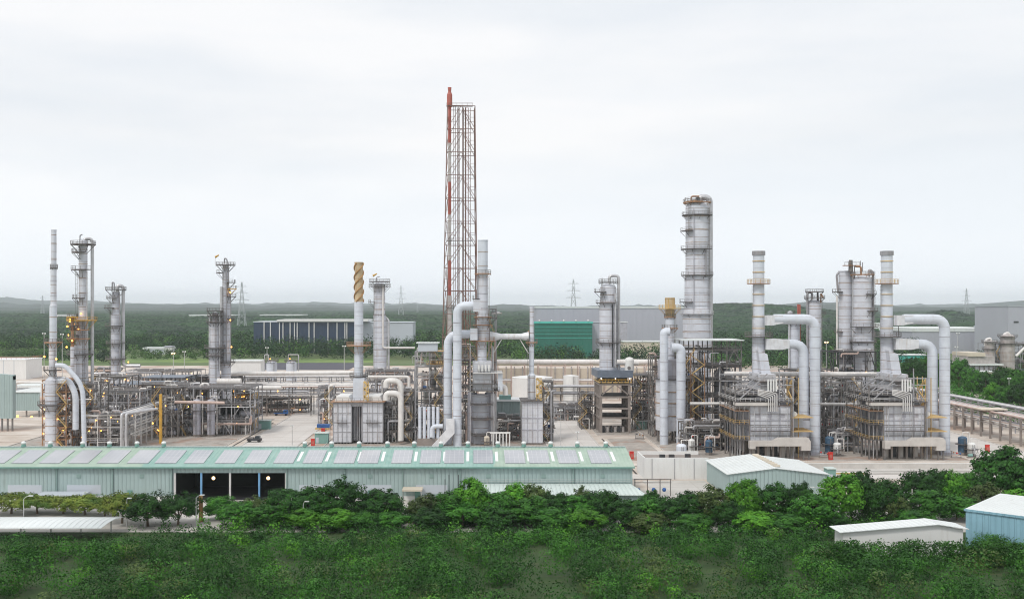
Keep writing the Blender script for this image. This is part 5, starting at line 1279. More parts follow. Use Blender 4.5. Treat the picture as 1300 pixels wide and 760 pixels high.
        if zend > 5: B().bb(xe - 2., xe + 2., -1.5, 2.5, 4, zend - .01).out('fan_housing', 'clad', f); B().bb(xe - 1.9, xe + 1.9, -1.4, 2.3, 0, 3.99).out('fan_base', 'concrete', f)
        out.append(f)
    return out
hs = heater('left one of the two big box heaters with tube hood', ['stack of the left big box heater with two round platforms', 'high flue duct of the left big heater bending to the ground', 'lower wide-mouthed flue duct of the left big heater'])
labs2 = ['right one of the two big box heaters with tube hood', 'stack of the right big box heater with rust-streaked platform', 'high flue duct of the right big heater nearest the right road', 'lower wide-mouthed flue duct of the right big heater']
for o, lb in zip(hs, labs2): copy_tree(o, (o.location.x + 39.6, o.location.y, 0), None, None, lb)
# ------------------------------------------------------------------ generic process equipment
def pipe_rack(label, pts, zs, width, pitch, pipes, mpost='steel', name='pipe_rack', lampn=0, deck=None, brace=False, postw=.35):
    """pts: two ground points; trestles across the line; pipes: list of (level, offset, radius, material)"""
    a, c = Vector((*pts[0], 0)), Vector((*pts[1], 0)); L = (c - a).length; ang = math.atan2(c.y - a.y, c.x - a.x)
    t = thing(name, label, 'pipe rack', a, ang); n = max(1, round(L / pitch))
    for i in range(n + 1):
        x = L * i / n; b = B()
        for s in (-1, 1): b.bar((x, s * width / 2, 0), (x, s * width / 2, max(zs) + .4), postw)
        for z in zs: b.bar((x, -width / 2 - .3, z), (x, width / 2 + .3, z), .3)
        b.out('trestle', mpost, t)
    b = B()
    for z in zs:
        for s in (-1, 1): b.bar((0, s * width / 2, z - .25), (L, s * width / 2, z - .25), .24)
    b.out('longitudinal_beam', mpost, t)
    if brace:
        b = B()
        for i in range(0, n, 2):
            for s in (-1, 1):
                b.bar((L * i / n, s * width / 2, .3), (L * (i + 1) / n, s * width / 2, min(zs)), .2); b.bar((L * (i + 1) / n, s * width / 2, .3), (L * i / n, s * width / 2, min(zs)), .2)
        b.out('bracing', mpost, t)
    for lv, off, r, m_ in pipes: B().cyl((-1.5, off, zs[lv] + r + .16), (L + 1.5, off, zs[lv] + r + .16), r, n=10).out('pipe', m_, t)
    if deck is not None: B().bb(-.5, L + .5, -width / 2 - .5, width / 2 + .5, max(zs) + .5, max(zs) + 2.1).out('cooler_deck', deck, t)
    lamps(t, [(L * (i + .5) / max(1, lampn), -width / 2 - .3, random.choice(zs) - 1.2) for i in range(lampn)])
    return t
PM = ['pipe_silver', 'pipe_white', 'pipe_grey', 'pipe_silver', 'pipe_pink', 'pipe_white', 'steel_light']
def rp(levels, width, n, rmin=.12, rmax=.4, big=0):
    out = []
    for lv in range(levels):
        for i in range(n):
            out.append((lv, -width / 2 + width * (i + .5) / n + random.uniform(-.1, .1), random.uniform(rmin, rmax), random.choice(PM)))
    return out
def kit(kind, label, x, y, z, L=5., r=.8, rz=0, m_='pipe_silver'):
    t = thing(kind, label, kind.replace('_', ' '), (x, y, z), rz)
    if kind == 'heat_exchanger':
        b = B(); b.cyl((-L / 2, 0, r + .6), (L / 2, 0, r + .6), r, n=16); b.sweep([(L / 2, 0, r + .6), (L / 2 + r * .35, 0, r + .6), (L / 2 + r * .5, 0, r + .6)], [r, r * .75, .1], 16); b.out('shell', m_, t)
        for s in (-1, 1): B().bb(s * L * .3 - .15, s * L * .3 + .15, -r * .8, r * .8, 0, r + .2).out('saddle', 'concrete', t)
        for s in (-1, 1): B().cyl((-L / 2 + .35 + (s > 0) * (L - .7), 0, r + .6), (-L / 2 + .45 + (s > 0) * (L - .7), 0, r + .6), r * 1.18, n=16).out('flange', 'steel', t)
        B().cyl((L * .2, 0, r * 2 + .5), (L * .2, 0, r * 2 + 1.5), r * .28, n=8).out('nozzle', 'pipe_grey', t)
    elif kind == 'pump':
        B().bb(-1.4, 1.4, -.5, .5, 0, .35).out('baseplate', 'concrete', t); B().cyl((-1.2, 0, .85), (.1, 0, .85), .42, n=12).out('motor', random.choice(['blue', 'teal_box', 'steel']), t)
        B().cyl((.4, 0, .85), (1.1, 0, .85), .55, .4, 12).out('casing', 'steel', t); B().path([(.8, 0, 1.2), (.8, 0, 2.8), (.8, 1.6, 2.8)], .16, 8).out('pipe', 'pipe_silver', t)
    elif kind == 'drum':
        b = B(); b.cyl((0, 0, 1), (0, 0, 1 + L), r, n=18); b.dome((0, 0, 1 + L), r, r * .5, 18); b.out('shell', m_, t); B().cyl((0, 0, 0), (0, 0, 1), r * .92, n=16).out('skirt', 'concrete', t)
        B().ring((0, 0, L * .8), r, r + .9, .15, n=14).out('platform', 'grating', t); B().ladder(0, -r - .2, .3, 1 + L, -PI / 2).out('ladder', 'steel', t)
        B().path([(0, 0, 1 + L + r * .4), (0, 0, 2.2 + L + r * .4), (r + .7, 0, 2.2 + L + r * .4), (r + .7, 0, 1)], .15, 6).out('pipe', 'pipe_white', t)
    elif kind == 'valve_skid':
        B().bb(-1.6, 1.6, -.7, .7, 0, .2).out('base', 'concrete', t)
        for i in range(4): B().path([(-1.5, -.5 + i * .3, .5 + i * .35), (1.5, -.5 + i * .3, .5 + i * .35)], .1, 6).out('pipe', random.choice(PM), t)
        for i in range(3): B().ball((-1 + i, -.4, 1.8 - i * .2), .28, 8, 5).out('valve', random.choice(['blue', 'red', 'rusty', 'steel_dark']), t)
        for x_ in (-1.4, 1.4): B().bar((x_, 0, 0), (x_, 0, 2.2), .12).out('post', 'steel', t)
    return t
ORD = ['ground level', 'first deck', 'second deck', 'third deck', 'fourth deck', 'fifth deck', 'sixth deck']
SLOT = ['at the left end', 'left of the middle', 'right of the middle', 'at the right end']
TOTAL_KIT = 0
def frame(tagl, label, px0, px1, yt, yb, depth, nlev, nx=None, ny=2, m_='steel', roof=None, npipe=10, kits=True, lampn=4, bra=True, yellow=0, railm='steel', deckm='grating', stair=True, zb=0., D=None, name='pipe_structure', kitn=2, fill=None):
    D = D or DY(yb); x0, x1 = X(px0, D), X(px1, D); W = x1 - x0; zt = Z(yt, D)
    t = thing(name, label, 'steel structure', (x0, D, zb)); zt -= zb
    nx = nx or max(1, round(W / 4.2))
    zs = [zt * (i + 1) / nlev for i in range(nlev)]
    for i in range(nx + 1):
        for j in range(ny + 1): B().bar((W * i / nx, depth * j / ny, 0), (W * i / nx, depth * j / ny, zt + (.0 if roof is None else 2.8)), .32).out('post', m_, t)
    for k, z in enumerate(zs):
        b = B()
        for j in range(ny + 1): b.bar((0, depth * j / ny, z - .2), (W, depth * j / ny, z - .2), .3)
        for i in range(nx + 1): b.bar((W * i / nx, 0, z - .2), (W * i / nx, depth, z - .2), .3)
        b.out('floor_beam', m_, t)
        if random.random() < .8 or k == nlev - 1:
            a_, c_ = (0, W) if random.random() < .6 else sorted((random.uniform(0, W * .5), W)); y1_ = depth if k < nlev - 1 else depth * random.choice([.5, 1])
            o = B().bb(a_, c_, -.3, y1_, z - .03, z + .06).out('deck', 'yellow' if k >= nlev - yellow else deckm, t)
            B().rail((a_, -.3, z + .06), (c_, -.3, z + .06), 1.1, 1.7, .07).out('handrail', 'yellow' if k >= nlev - yellow else railm, o)
    if bra:
        b = B(); lev = [0] + zs
        for k in range(nlev):
            for i in range(nx):
                if (i + k) % 2 == 0:
                    b.bar((W * i / nx, 0, lev[k]), (W * (i + .5) / nx, 0, lev[k + 1] - .3), .2); b.bar((W * (i + 1) / nx, 0, lev[k]), (W * (i + .5) / nx, 0, lev[k + 1] - .3), .2)
        for k in range(nlev):
            for j in range(ny):
                if (j + k) % 2:
                    for xx in (0, W): b.bar((xx, depth * j / ny, lev[k]), (xx, depth * (j + 1) / ny, lev[k + 1] - .3), .2)
        b.out('bracing', m_, t)
    if roof: B().bb(-.8, W + .8, -1, depth + 1, zt + 2.8, zt + 3.1).out('roof', roof, t)
    if stair:
        b = B(); sx = W * random.choice([.1, .85]); h = 0
        for k in range(nlev):
            s = 1 if k % 2 else -1; zt_ = zs[k]; b.bar((sx - s * 1.6, -.9, h), (sx + s * 1.6, -.9, zt_), .7, .16); b.bar((sx - s * 1.6, -1.2, h + 1), (sx + s * 1.6, -1.2, zt_ + 1), .08); h = zt_
        b.out('stair', 'gold_stain', t)
    for i in range(int(npipe * 1.8)):
        mm = random.choice(PM); r = random.choice([.1, .14, .2, .28, .4]); y = random.uniform(-.6, depth * .8)
        if i % 2:
            z = random.choice(zs) - random.uniform(.6, 1.6); xa, xb = sorted((random.uniform(-1, W * .6), random.uniform(W * .4, W + 1)))
            P = [(xa, y, max(.3, z - random.uniform(1, 4))), (xa, y, z), (xb, y, z), (xb, y, min(zt, z + random.uniform(1, 4)))] if xb - xa > 2 else [(xa, y, z), (xa + 3, y, z)]
        else:
            xa = random.uniform(0, W); k = random.randrange(nlev); P = [(xa, y, 0.2), (xa, y, zs[k] + .8), (xa + random.choice([-1, 1]) * random.uniform(1, 3), y, zs[k] + .8)]
        B().path(P, r, 8).out('pipe', mm, t)
    if fill: B().bb(.4, W - .4, depth * .82, depth * .86, 0, zt * .97).out('shade_panel', fill, t)  # dark sheet added behind the steelwork, painting the shade of its interior
    if lampn: lamps(t, [(random.uniform(0, W), -.5, random.choice(zs) - random.uniform(.5, 2)) for _ in range(lampn)], r=.21)
    if kits:
        lev = [0] + zs[:-1]
        for k in range(len(lev)):
            z = lev[k] + .08; gap = zs[k] - lev[k]
            for s in random.sample(range(4), min(4, kitn)):
                xx = x0 + W * (s + .5) / 4; kd = random.choice(['heat_exchanger', 'heat_exchanger', 'drum', 'valve_skid', 'pump'] if gap > 3.4 else ['valve_skid', 'heat_exchanger', 'pump'])
                rr = min(random.uniform(.6, 1.1), gap * .28); LL = min(W * .24, random.uniform(2.5, 5)); yy = D + depth * .25
                nm = {'heat_exchanger': 'exchanger', 'drum': 'drum', 'valve_skid': 'valve skid', 'pump': 'pump'}[kd]
                kit(kd, f'{nm} {SLOT[s]} of the {ORD[k]} {tagl}'.replace('of the middle of the', 'of middle on').replace('at the left end of the', 'at left end of').replace('at the right end of the', 'at right end of'), xx, yy, zb + z, LL if kd != 'drum' else gap * .55, rr if kd != 'drum' else min(.8, gap * .2), 0, random.choice(['pipe_silver', 'pipe_white', 'clad_dark', 'clad', 'pipe_grey']))
    return t

# ---- left cluster steelwork
frame('of the leftmost frame', 'rusty orange-lit frame wrapped round the thin left stack', 54, 84, 482, 572, 10, 6, m_='rusty', npipe=16, lampn=7, deckm='rusty')
frame('beside the tall left column', 'narrow grey frame under the tall twin-shaft left column', 86, 118, 488, 568, 14, 5, npipe=18, lampn=6)
frame('behind the curved flues', 'grey pipe structure between the left columns', 112, 160, 478, 545, 14, 4, npipe=20, lampn=6, deckm='steel')
frame('of the low white frame', 'low white-railed piping frame behind the warehouse left part', 108, 156, 526, 570, 10, 3, m_='steel_white', npipe=18, lampn=4, stair=False, bra=False)
pipe_rack('receding white-posted pipe rack right of the curved flues', [(X(158, 330), 330), (X(158, 330), 398)], [4, 7, 10.4], 7, 5.5, rp(3, 6, 7), 'steel_white', lampn=2)
frame('of the blue roofed cooler bank', 'fin-fan cooler bank with blue-grey roof beyond the left rack', 152, 208, 497, 532, 18, 3, m_='steel', npipe=14, lampn=8, roof='cooler_blue', stair=False)
frame('of the long cooler bank', 'long dark cooler bank behind the left racks', 182, 262, 487, 512, 16, 2, m_='steel', npipe=14, lampn=7, roof='cooler_blue', stair=False)
frame('of the yellow-stair frame', 'grey frame with yellow riser right of the receding rack', 196, 226, 492, 556, 14, 4, npipe=14, lampn=3, m_='steel')
frame('of the braced pipe frame', 'large braced grey pipe frame in front of the stripper columns', 222, 318, 492, 553, 20, 3, nx=4, ny=3, npipe=30, lampn=6, m_='steel_light', deckm='grating', kitn=3, yellow=0, railm='steel_light')
frame('of the dark rear frame', 'dark rear steel frame below the stripper columns', 236, 300, 478, 528, 16, 3, npipe=22, lampn=4, m_='steel_dark', fill='shadow_deck', stair=False)
for i, (px, lb) in enumerate(((250, 'left concrete-footed drum standing before the braced pipe frame'), (268, 'right concrete-footed drum standing before the braced pipe frame'))):
    kit('drum', lb, X(px, 356), 356, 0, 11.5, 1.35, 0, 'clad_dark')
kit('heat_exchanger', 'dark fat exchanger with yellow saddles inside the braced frame', X(298, 368), 368, 6, 9, 2.2, 0, 'steel_dark')
frame('of the yellow piping corner', 'yellow-stained piping frame at the right of the braced frame', 296, 320, 500, 545, 10, 3, m_='gold_stain', npipe=14, lampn=4, stair=False)
pipe_rack('long main pipe rack with big white pipe running to the spiral stack', [(X(286, 428), 428), (X(452, 428), 428)], [8.2, 11.6], 8, 8.5, rp(2, 7, 7) + [(1, 0, .8, 'pipe_white')], 'steel', lampn=6)
tag(B().cyl((X(288, 420), 420, Z(474, 420)), (X(449, 420), 420, Z(473, 420)), .85, n=16).out('transfer_pipe', 'pipe_white'), 'long thick white pipe high over the main left rack', 'pipe')
tag(B().cyl((X(276, 404), 404, Z(484, 404)), (X(306, 404), 404, Z(484, 404)), 1.3, n=18).out('transfer_pipe', 'pipe_white'), 'short fat white pipe below the slender flagged column', 'pipe')
tag(B().cyl((X(284, 400), 400, Z(492, 400)), (X(357, 400), 400, Z(492, 400)), .8, n=16).out('transfer_pipe', 'pipe_white'), 'thick white pipe just under the long high pipe', 'pipe')
tag(B().cyl((X(222, 350), 350, Z(510, 350)), (X(285, 350), 350, Z(511, 350)), .5, n=12).out('transfer_pipe', 'pipe_pink'), 'tan pipe crossing the braced frame top', 'pipe')
for i, (a, c, y, D, r, m_, lb) in enumerate(((112, 250, 486, 470, .5, 'pipe_silver', 'long silver pipe behind the left cooler banks'), (110, 205, 473, 480, .4, 'pipe_grey', 'grey pipe run above the left cooler banks'), (20, 66, 485, 440, .5, 'pipe_white', 'white pipe leading to the left stack from the edge'),
        (460, 522, 474, 425, .7, 'pipe_white', 'upper white pipe right of the spiral stack'), (464, 519, 478, 415, .6, 'pipe_white', 'lower white pipe right of the spiral stack'), (318, 392, 497, 440, .35, 'pipe_silver', 'thin silver pipe under the main left rack'))):
    tag(B().path([(X(a, D), D, Z(y, D) - 4), (X(a, D), D, Z(y, D)), (X(c, D), D, Z(y, D)), (X(c, D), D, Z(y, D) - 4)], r, 12).out('transfer_pipe', m_), lb, 'pipe')
pipe_rack('rear pipe rack seen below the dark paved lot', [(X(300, 560), 560), (X(450, 560), 560)], [5, 8], 8, 9, rp(2, 7, 6), 'steel', lampn=3)
frame('of the far left rear frame', 'rear piping frame with white pipes behind the left coolers', 160, 250, 470, 492, 18, 2, npipe=18, lampn=8, m_='steel_light', stair=False, kitn=4)
frame('of the frame behind the left column', 'rear grey frame between the two left columns', 116, 146, 468, 512, 14, 4, npipe=16, lampn=5)
ct = thing('site_cabin', 'white box building with pale roof behind the slender column', 'cabin', (X(310, 560), 560, 0)); B().bb(-9, 9, 0, 10, 0, Z(459, 560)).out('walls', 'white_wall', ct); B().bb(-9.5, 9.5, -.5, 10.5, Z(459, 560), Z(457, 560)).out('roof', 'white_roof', ct)

frame('of the far white-railed frame', 'middle grey piping frame behind the low white frame', 118, 178, 496, 556, 12, 4, npipe=26, lampn=4, m_='steel_light', D=362, stair=False)
frame('of the frame behind the yellow riser', 'grey frame behind the yellow riser frame', 176, 236, 488, 536, 14, 4, npipe=24, lampn=5, m_='steel', D=398, stair=False)
pipe_rack('rear pipe rack parallel to the main left rack', [(X(312, 462), 462), (X(450, 462), 462)], [7, 10.6, 13.6], 7, 5.5, rp(3, 6, 6), 'steel_light', lampn=3)
yl = thing('riser_mast', 'yellow vertical riser mast between the left frames', 'mast', (X(204, 338), 338, 0)); B().bar((0, 0, 0), (0, 0, Z(500, 338)), .8).out('shaft', 'yellow', yl)
for i in range(5): B().bar((-.6, 0, 2.5 + i * 2.8), (.6, 0, 2.5 + i * 2.8), .3).out('bracket', 'gold_stain', yl)
bp = thing('valve_header', 'pair of thick blue-grey downcomers at the corner of the low white frame', 'pipe', (X(157, 322), 322, 0))
for s in (-1, 1): B().path([(s * .75, 0, 0), (s * .75, 0, Z(525, 322)), (s * .75 + 6, 12, Z(525, 322) + .4)], .42, 12).out('pipe', 'pipe_silver', bp)
# ---- steelwork right of the twin heater
frame('right of the twin heater', 'braced steel frame with bent white pipes right of the twin heater', 487, 523, 497, 562, 14, 4, nx=2, npipe=20, lampn=0, m_='steel', kitn=3)
for y, D, lb in ((483, 339, 'upper hooped white pipe above the braced frame'), (499, 336, 'lower hooped white pipe above the braced frame')):
    tag(B().path([(X(490, D), D, Z(y + 9, D)), (X(490, D), D, Z(y, D)), (X(509, D), D, Z(y, D)), (X(509, D), D, Z(y + 60, D))], .95, 14, 2.5).out('hooped_pipe', 'pipe_white'), lb, 'pipe')
frame('of the yellow-topped tower', 'multi-floor tower with yellow top decks left of the white flue ducts', 527, 563, 446, 562, 16, 7, nx=2, ny=2, npipe=22, lampn=0, m_='steel_light', yellow=2, roof=None, kitn=3)
rc_ = thing('roof_shelter', 'small white box shelter on top of the yellow-topped tower', 'shelter', (X(543, 336), 336, Z(446, 336) + .1)); B().bb(-3.2, 3.2, 0, 5, 0, 2.6).out('walls', 'grey_wall_pale', rc_); B().bb(-3.8, 3.8, -.5, 5.5, 2.6, 2.85).out('roof', 'white_roof', rc_)
t = thing('fan_cooler', 'bank of upright blue-grey tubes low in the yellow-topped tower', 'cooler', (X(533, 330), 330, 0))
for i in range(5): B().cyl((i * 1.45, 0, Z(556, 330)), (i * 1.45, 0, Z(516, 330)), .52, n=12).out('tube', 'duct', t)
B().bb(-.8, 6.8, -.6, .8, 0, Z(556, 330)).out('base', 'concrete', t)
frame('between duct and centre reactor', 'dense grey frame between the white ducts and centre reactor', 584, 602, 440, 560, 10, 7, npipe=18, lampn=0, m_='steel', kits=True, kitn=1, D=342)
frame('of the centre right platforms', 'narrow platform frame right of the centre stack', 621, 630, 392, 470, 8, 5, nx=1, npipe=8, lampn=0, m_='steel_light', kits=False, D=345)
sb = thing('substation', 'small pale building with white roof right of the centre reactor', 'building', (X(645, 352), 352, 0)); q = L_(645, 352)
B().bb(q.x(630), q.x(661), 0, 9, q.z(528), q.z(509)).out('walls', 'wall_green', sb); B().bb(q.x(629), q.x(662), -1, 10, q.z(509), q.z(507)).out('roof', 'skylight', sb); B().bb(q.x(634), q.x(649), 1, 5, q.z(507), q.z(502)).out('roof_unit', 'teal_box', sb)
for px in (631, 640, 650, 660): B().bb(q.x(px) - .2, q.x(px) + .2, .2, .6, 0, q.z(528)).out('post', 'steel', sb)
frame('below the small pale building', 'low pipe rows under the small pale building', 630, 662, 530, 560, 9, 3, npipe=16, lampn=0, m_='steel', D=345, stair=False)
wt = thing('fan_grille', 'white slotted frame at the foot of the centre reactor', 'louvre frame', (X(635, 330), 330, 0)); q = L_(635, 330)
b = B()
for i in range(6): b.bar((q.x(626 + i * 4.2), 0, 0), (q.x(626 + i * 4.2), 0, q.z(550)), .35)
b.bar((q.x(622), 0, q.z(549)), (q.x(648), 0, q.z(549)), .5); b.out('bars', 'white_wall', wt)
kit('drum', 'small cream drum in front of the centre reactor', X(618, 330), 330, 0, 2.2, .9, 0, 'tan_light')

# ---- middle rear racks
pipe_rack('rear rack with thick white pipe above beige bays', [(X(632, 500), 500), (X(836, 500), 500)], [9, Z(459, 500) - 1.4], 7, 6.5, [(1, 0, 1.25, 'pipe_white'), (0, -2, .4, 'pipe_white'), (0, 0, .5, 'pipe_silver'), (0, 2, .3, 'pipe_grey')], 'pipe_pink', lampn=0)
rw = thing('bay_wall', 'long beige bay wall behind the rear white pipe rack', 'wall', (X(735, 515), 515, 0)); B().bb(-41, 41, 0, .5, 0, Z(467, 515)).out('panel', 'tan_light', rw)
for i in range(21): B().bb(-41 + i * 4.1, -40.5 + i * 4.1, -.7, -.02, 0, Z(465, 515)).out('pier', 'tan_unit', rw)
pipe_rack('middle pipe rack of three tiers between heater and concrete frame', [(X(690, 420), 420), (X(757, 420), 420)], [5.6, 9.4, 12.2], 7, 6.5, rp(3, 6, 5, .2, .5), 'steel', lampn=0)
pipe_rack('middle pipe rack continuing right of the concrete frame', [(X(806, 420), 420), (X(840, 420), 420)], [5.6, 9.4, 12.2], 7, 6, rp(3, 6, 5, .2, .5), 'steel', lampn=0)
for px, w_, D, yt, lb in ((727, 20, 480, 478, 'white cylindrical tank behind the middle rack left of the concrete frame'), (677, 52, 470, 480, 'wide white tank roof behind the single box heater')):
    tk = thing('storage_tank', lb, 'storage tank', (X(px, D), D + 8, 0)); r = w_ / 2 * D / F; B().cyl((0, 0, 0), (0, 0, Z(yt, D)), r, n=36).out('shell', 'white_wall', tk); B().sweep([(0, 0, Z(yt, D)), (0, 0, Z(yt, D) + r * .12)], [r * 1.01, .2], 36).out('roof', 'white_wall', tk); B().ladder(r * .3, -r - .1, 0, Z(yt, D), -PI / 2, .8).out('ladder', 'steel', tk)
for i, px in enumerate((703, 714, 728, 742)):
    c = thing('container', ['leftmost', 'second', 'third', 'rightmost'][i] + ' of four white containers under the middle rack', 'container', (X(px, 432), 432, 0), group='containers under the middle rack')
    B().bb(-1.8, 1.8, 0, 4, 0.1, 4.2).out('body', 'white_wall', c); B().bb(-.9, .9, -.06, -.01, .3, 2.4).out('door', 'grey_wall_pale', c); B().bb(-1.7, 1.7, .1, 3.9, 0, .09).out('base', 'steel', c)
kit('drum', 'blue-capped drum left of the concrete frame', X(744, 385), 385, 0, 2, 1.2, 0, 'blue_dark')
frame('right of the concrete frame', 'tangled pipe structure between concrete frame and cylindrical heater', 806, 834, 476, 545, 12, 5, npipe=26, lampn=0, m_='steel', kitn=3)
frame('behind the cylindrical heater', 'grey frame behind the wide cylindrical heater', 828, 872, 452, 540, 8, 6, npipe=14, lampn=0, m_='steel', D=356)
kit('valve_skid', 'valve skid on the ground before the concrete frame', X(812, 350), 350, 0)
frame('of the low frame by the right road', 'low pale piping frame left of the concrete frame', 690, 744, 514, 534, 7, 2, npipe=14, lampn=0, m_='steel_light', stair=False, bra=False, kitn=4)
frame('beside the single heater', 'tall narrow pipe frame hugging the single box heater', 690, 702, 484, 560, 8, 5, nx=1, npipe=10, lampn=0, m_='steel', kitn=1)
frame('left of the concrete frame', 'pipe and stair frame on the left side of the concrete frame', 738, 752, 500, 545, 12, 4, nx=1, npipe=10, lampn=0, m_='steel', kitn=1)
frame('of the pump frame by the main rack', 'low pump frame beneath the main left rack', 326, 392, 505, 524, 8, 2, npipe=18, lampn=2, m_='steel', stair=False, bra=False, kitn=4)
frame('of the frame left of the twin heater', 'narrow grey pipe frame left of the twin heater', 404, 420, 492, 538, 10, 4, nx=1, npipe=12, lampn=1, m_='steel_light', kitn=1)
frame('over the hooped pipes', 'upper steel frame behind the hooped white pipes', 464, 526, 470, 530, 10, 4, npipe=26, lampn=0, m_='steel_light', kitn=3, stair=False)
frame('beyond the low pump rows', 'rear pipe structure right of the slender column', 300, 345, 478, 512, 12, 3, npipe=20, lampn=4, m_='steel', kitn=3, stair=False)
# ---- white roofed tower
frame('of the white-roofed tower', 'tall open steel tower with white flat roof right of the column', 868, 941, 443, 560, 15, 6, nx=4, ny=2, npipe=26, lampn=0, m_='steel', roof='white_roof', fill=None, kitn=2, deckm='grating', D=341)
kit('drum', 'tall grey vessel inside the white-roofed tower', X(918, 349), 349, Z(540, 349), 17, 3.2, 0, 'clad_dark')
kit('drum', 'darker slimmer vessel behind the stair of the white-roofed tower', X(880, 352), 352, 6, 14, 1.9, 0, 'rusty_plate')
st2 = thing('stair_tower', 'rusty zigzag stair inside the white-roofed tower', 'stair tower', (X(886, 339), 339, 0))
for i in range(9): B().bar((-2 if i % 2 else 2, 0, 2 + i * 3), (2 if i % 2 else -2, 0, 5 + i * 3), .9, .2).out('flight', 'gold_stain', st2)
for x_ in (-2.3, 2.3): B().bar((x_, .3, 0), (x_, .3, 30), .25).out('post', 'rusty', st2)
tag(B().cyl((X(876, 336), 336, Z(512, 336)), (X(938, 336), 336, Z(512, 336)), .5, n=12).out('transfer_pipe', 'pipe_white'), 'bright white pipe crossing the white-roofed tower low', 'pipe')
frame('before the white-roofed tower', 'low dense piping frame before the white-roofed tower', 868, 938, 537, 572, 8, 3, npipe=34, lampn=0, m_='steel', stair=False, bra=False, kitn=4)
kit('drum', 'blue-headed white drum before the white-roofed tower', X(900, 312), 312, 0, 3.2, 1.1, 0, 'blue_dark')
kit('drum', 'white drum with pipes at the foot of the white duct', X(878, 311), 311, 0, 3.6, 1.0, 0, 'white_wall')
kit('drum', 'cream box-like drum behind the white flat building', X(865, 300), 300, 0, 3.4, 1.5, 0, 'duct')
# ---- between and behind the big heaters
tag(B().path([(X(920, 324), 324, Z(474, 324)), (X(1113, 324), 324, Z(475, 324))], .75, 14).out('transfer_pipe', 'pipe_white'), 'long thick white pipe behind both big box heaters', 'pipe')
tag(B().path([(X(1010, 330), 330, Z(512, 330)), (X(1090, 330), 330, Z(513, 330))], .5, 12).out('transfer_pipe', 'pipe_white'), 'white pipe between the two big box heaters', 'pipe')
pipe_rack('rear tan pipe rack behind the first big heater', [(X(935, 420), 420), (X(1080, 420), 420)], [14, 17.6], 8, 7, rp(2, 7, 6, .2, .5) + [(1, 1, .6, 'pipe_pink')], 'steel_light', lampn=0)
frame('between the big heaters', 'dense pipe structure between the two big heaters', 1042, 1094, 480, 562, 16, 5, nx=4, npipe=40, lampn=0, m_='steel', kitn=4, D=338)
frame('behind the left big heater', 'steel frame behind the right side of the left big heater', 1003, 1046, 470, 560, 12, 6, npipe=30, lampn=0, m_='steel', kitn=3, D=330)
frame('right behind the right big heater', 'steel frame behind the ducts of the right big heater', 1172, 1200, 500, 562, 12, 4, npipe=16, lampn=0, m_='steel', kitn=2, D=330)
frame('under the twin wide columns', 'dark support frame under the twin wide columns', 1058, 1112, 446, 520, 14, 4, npipe=20, lampn=1, m_='steel_dark', kitn=2, D=388, stair=False, fill=None)
frame('left of the left big heater', 'frame of pipes left of the left big heater', 938, 952, 500, 566, 12, 5, nx=1, npipe=14, lampn=0, m_='steel', kitn=1, D=322)
for lb, px, D in (('blue and white pump house drum right of the left heater', 1053, 312), ('blue and white drum right of the last flue duct', 1222, 312)):
    kit('drum', lb, X(px, D), D, 0, 4.2, 1.3, 0, 'blue_dark' ); kit('drum', lb.replace('blue and white', 'small white'), X(px + 7, D), D - 2, 0, 2.6, 1.2, 0, 'white_wall')
kit('pump', 'blue-motored pump right of the last flue duct', X(1234, 306), 306, 0); kit('pump', 'pump between the big heaters near the road', X(1060, 308), 308, 0)
kit('valve_skid', 'valve skid at the foot of the left high flue duct', X(1046, 306), 306, 0)
kit('valve_skid', 'valve skid at the foot of the right high flue duct', X(1214, 306), 306, 0)
frame('of the left road side piping', 'low pipes between the lower duct and the right big heater', 1062, 1090, 548, 574, 8, 2, npipe=16, lampn=0, m_='steel_light', stair=False, bra=False, kitn=2)
# ---- right hand racks
XR = 181.
pipe_rack('long right pipe rack receding toward the back of the plant', [(XR, 312), (XR, 560)], [5.6, 8.6], 7, 6.6, rp(2, 6, 8, .15, .4), 'concrete', lampn=0, postw=.55)
pipe_rack('second right pipe rack running behind the first', [(XR + 16, 330), (XR + 16, 600)], [5.8, 8.4], 6, 9, rp(2, 5, 5, .15, .4), 'steel_light', lampn=0)
for y_, lb in ((352, 'nearer white flat canopy on the long right pipe rack'), (430, 'farther white flat canopy on the long right pipe rack')):
    c = thing('rack_canopy', lb, 'canopy', (XR - 3, y_, 9.7)); B().bb(-3, 6, 0, 6, 0, .35).out('roof', 'tan_light', c)
    for x_ in (-1, 5): B().bar((x_, 1, -.7), (x_, 1, 0), .2).out('post', 'steel', c)
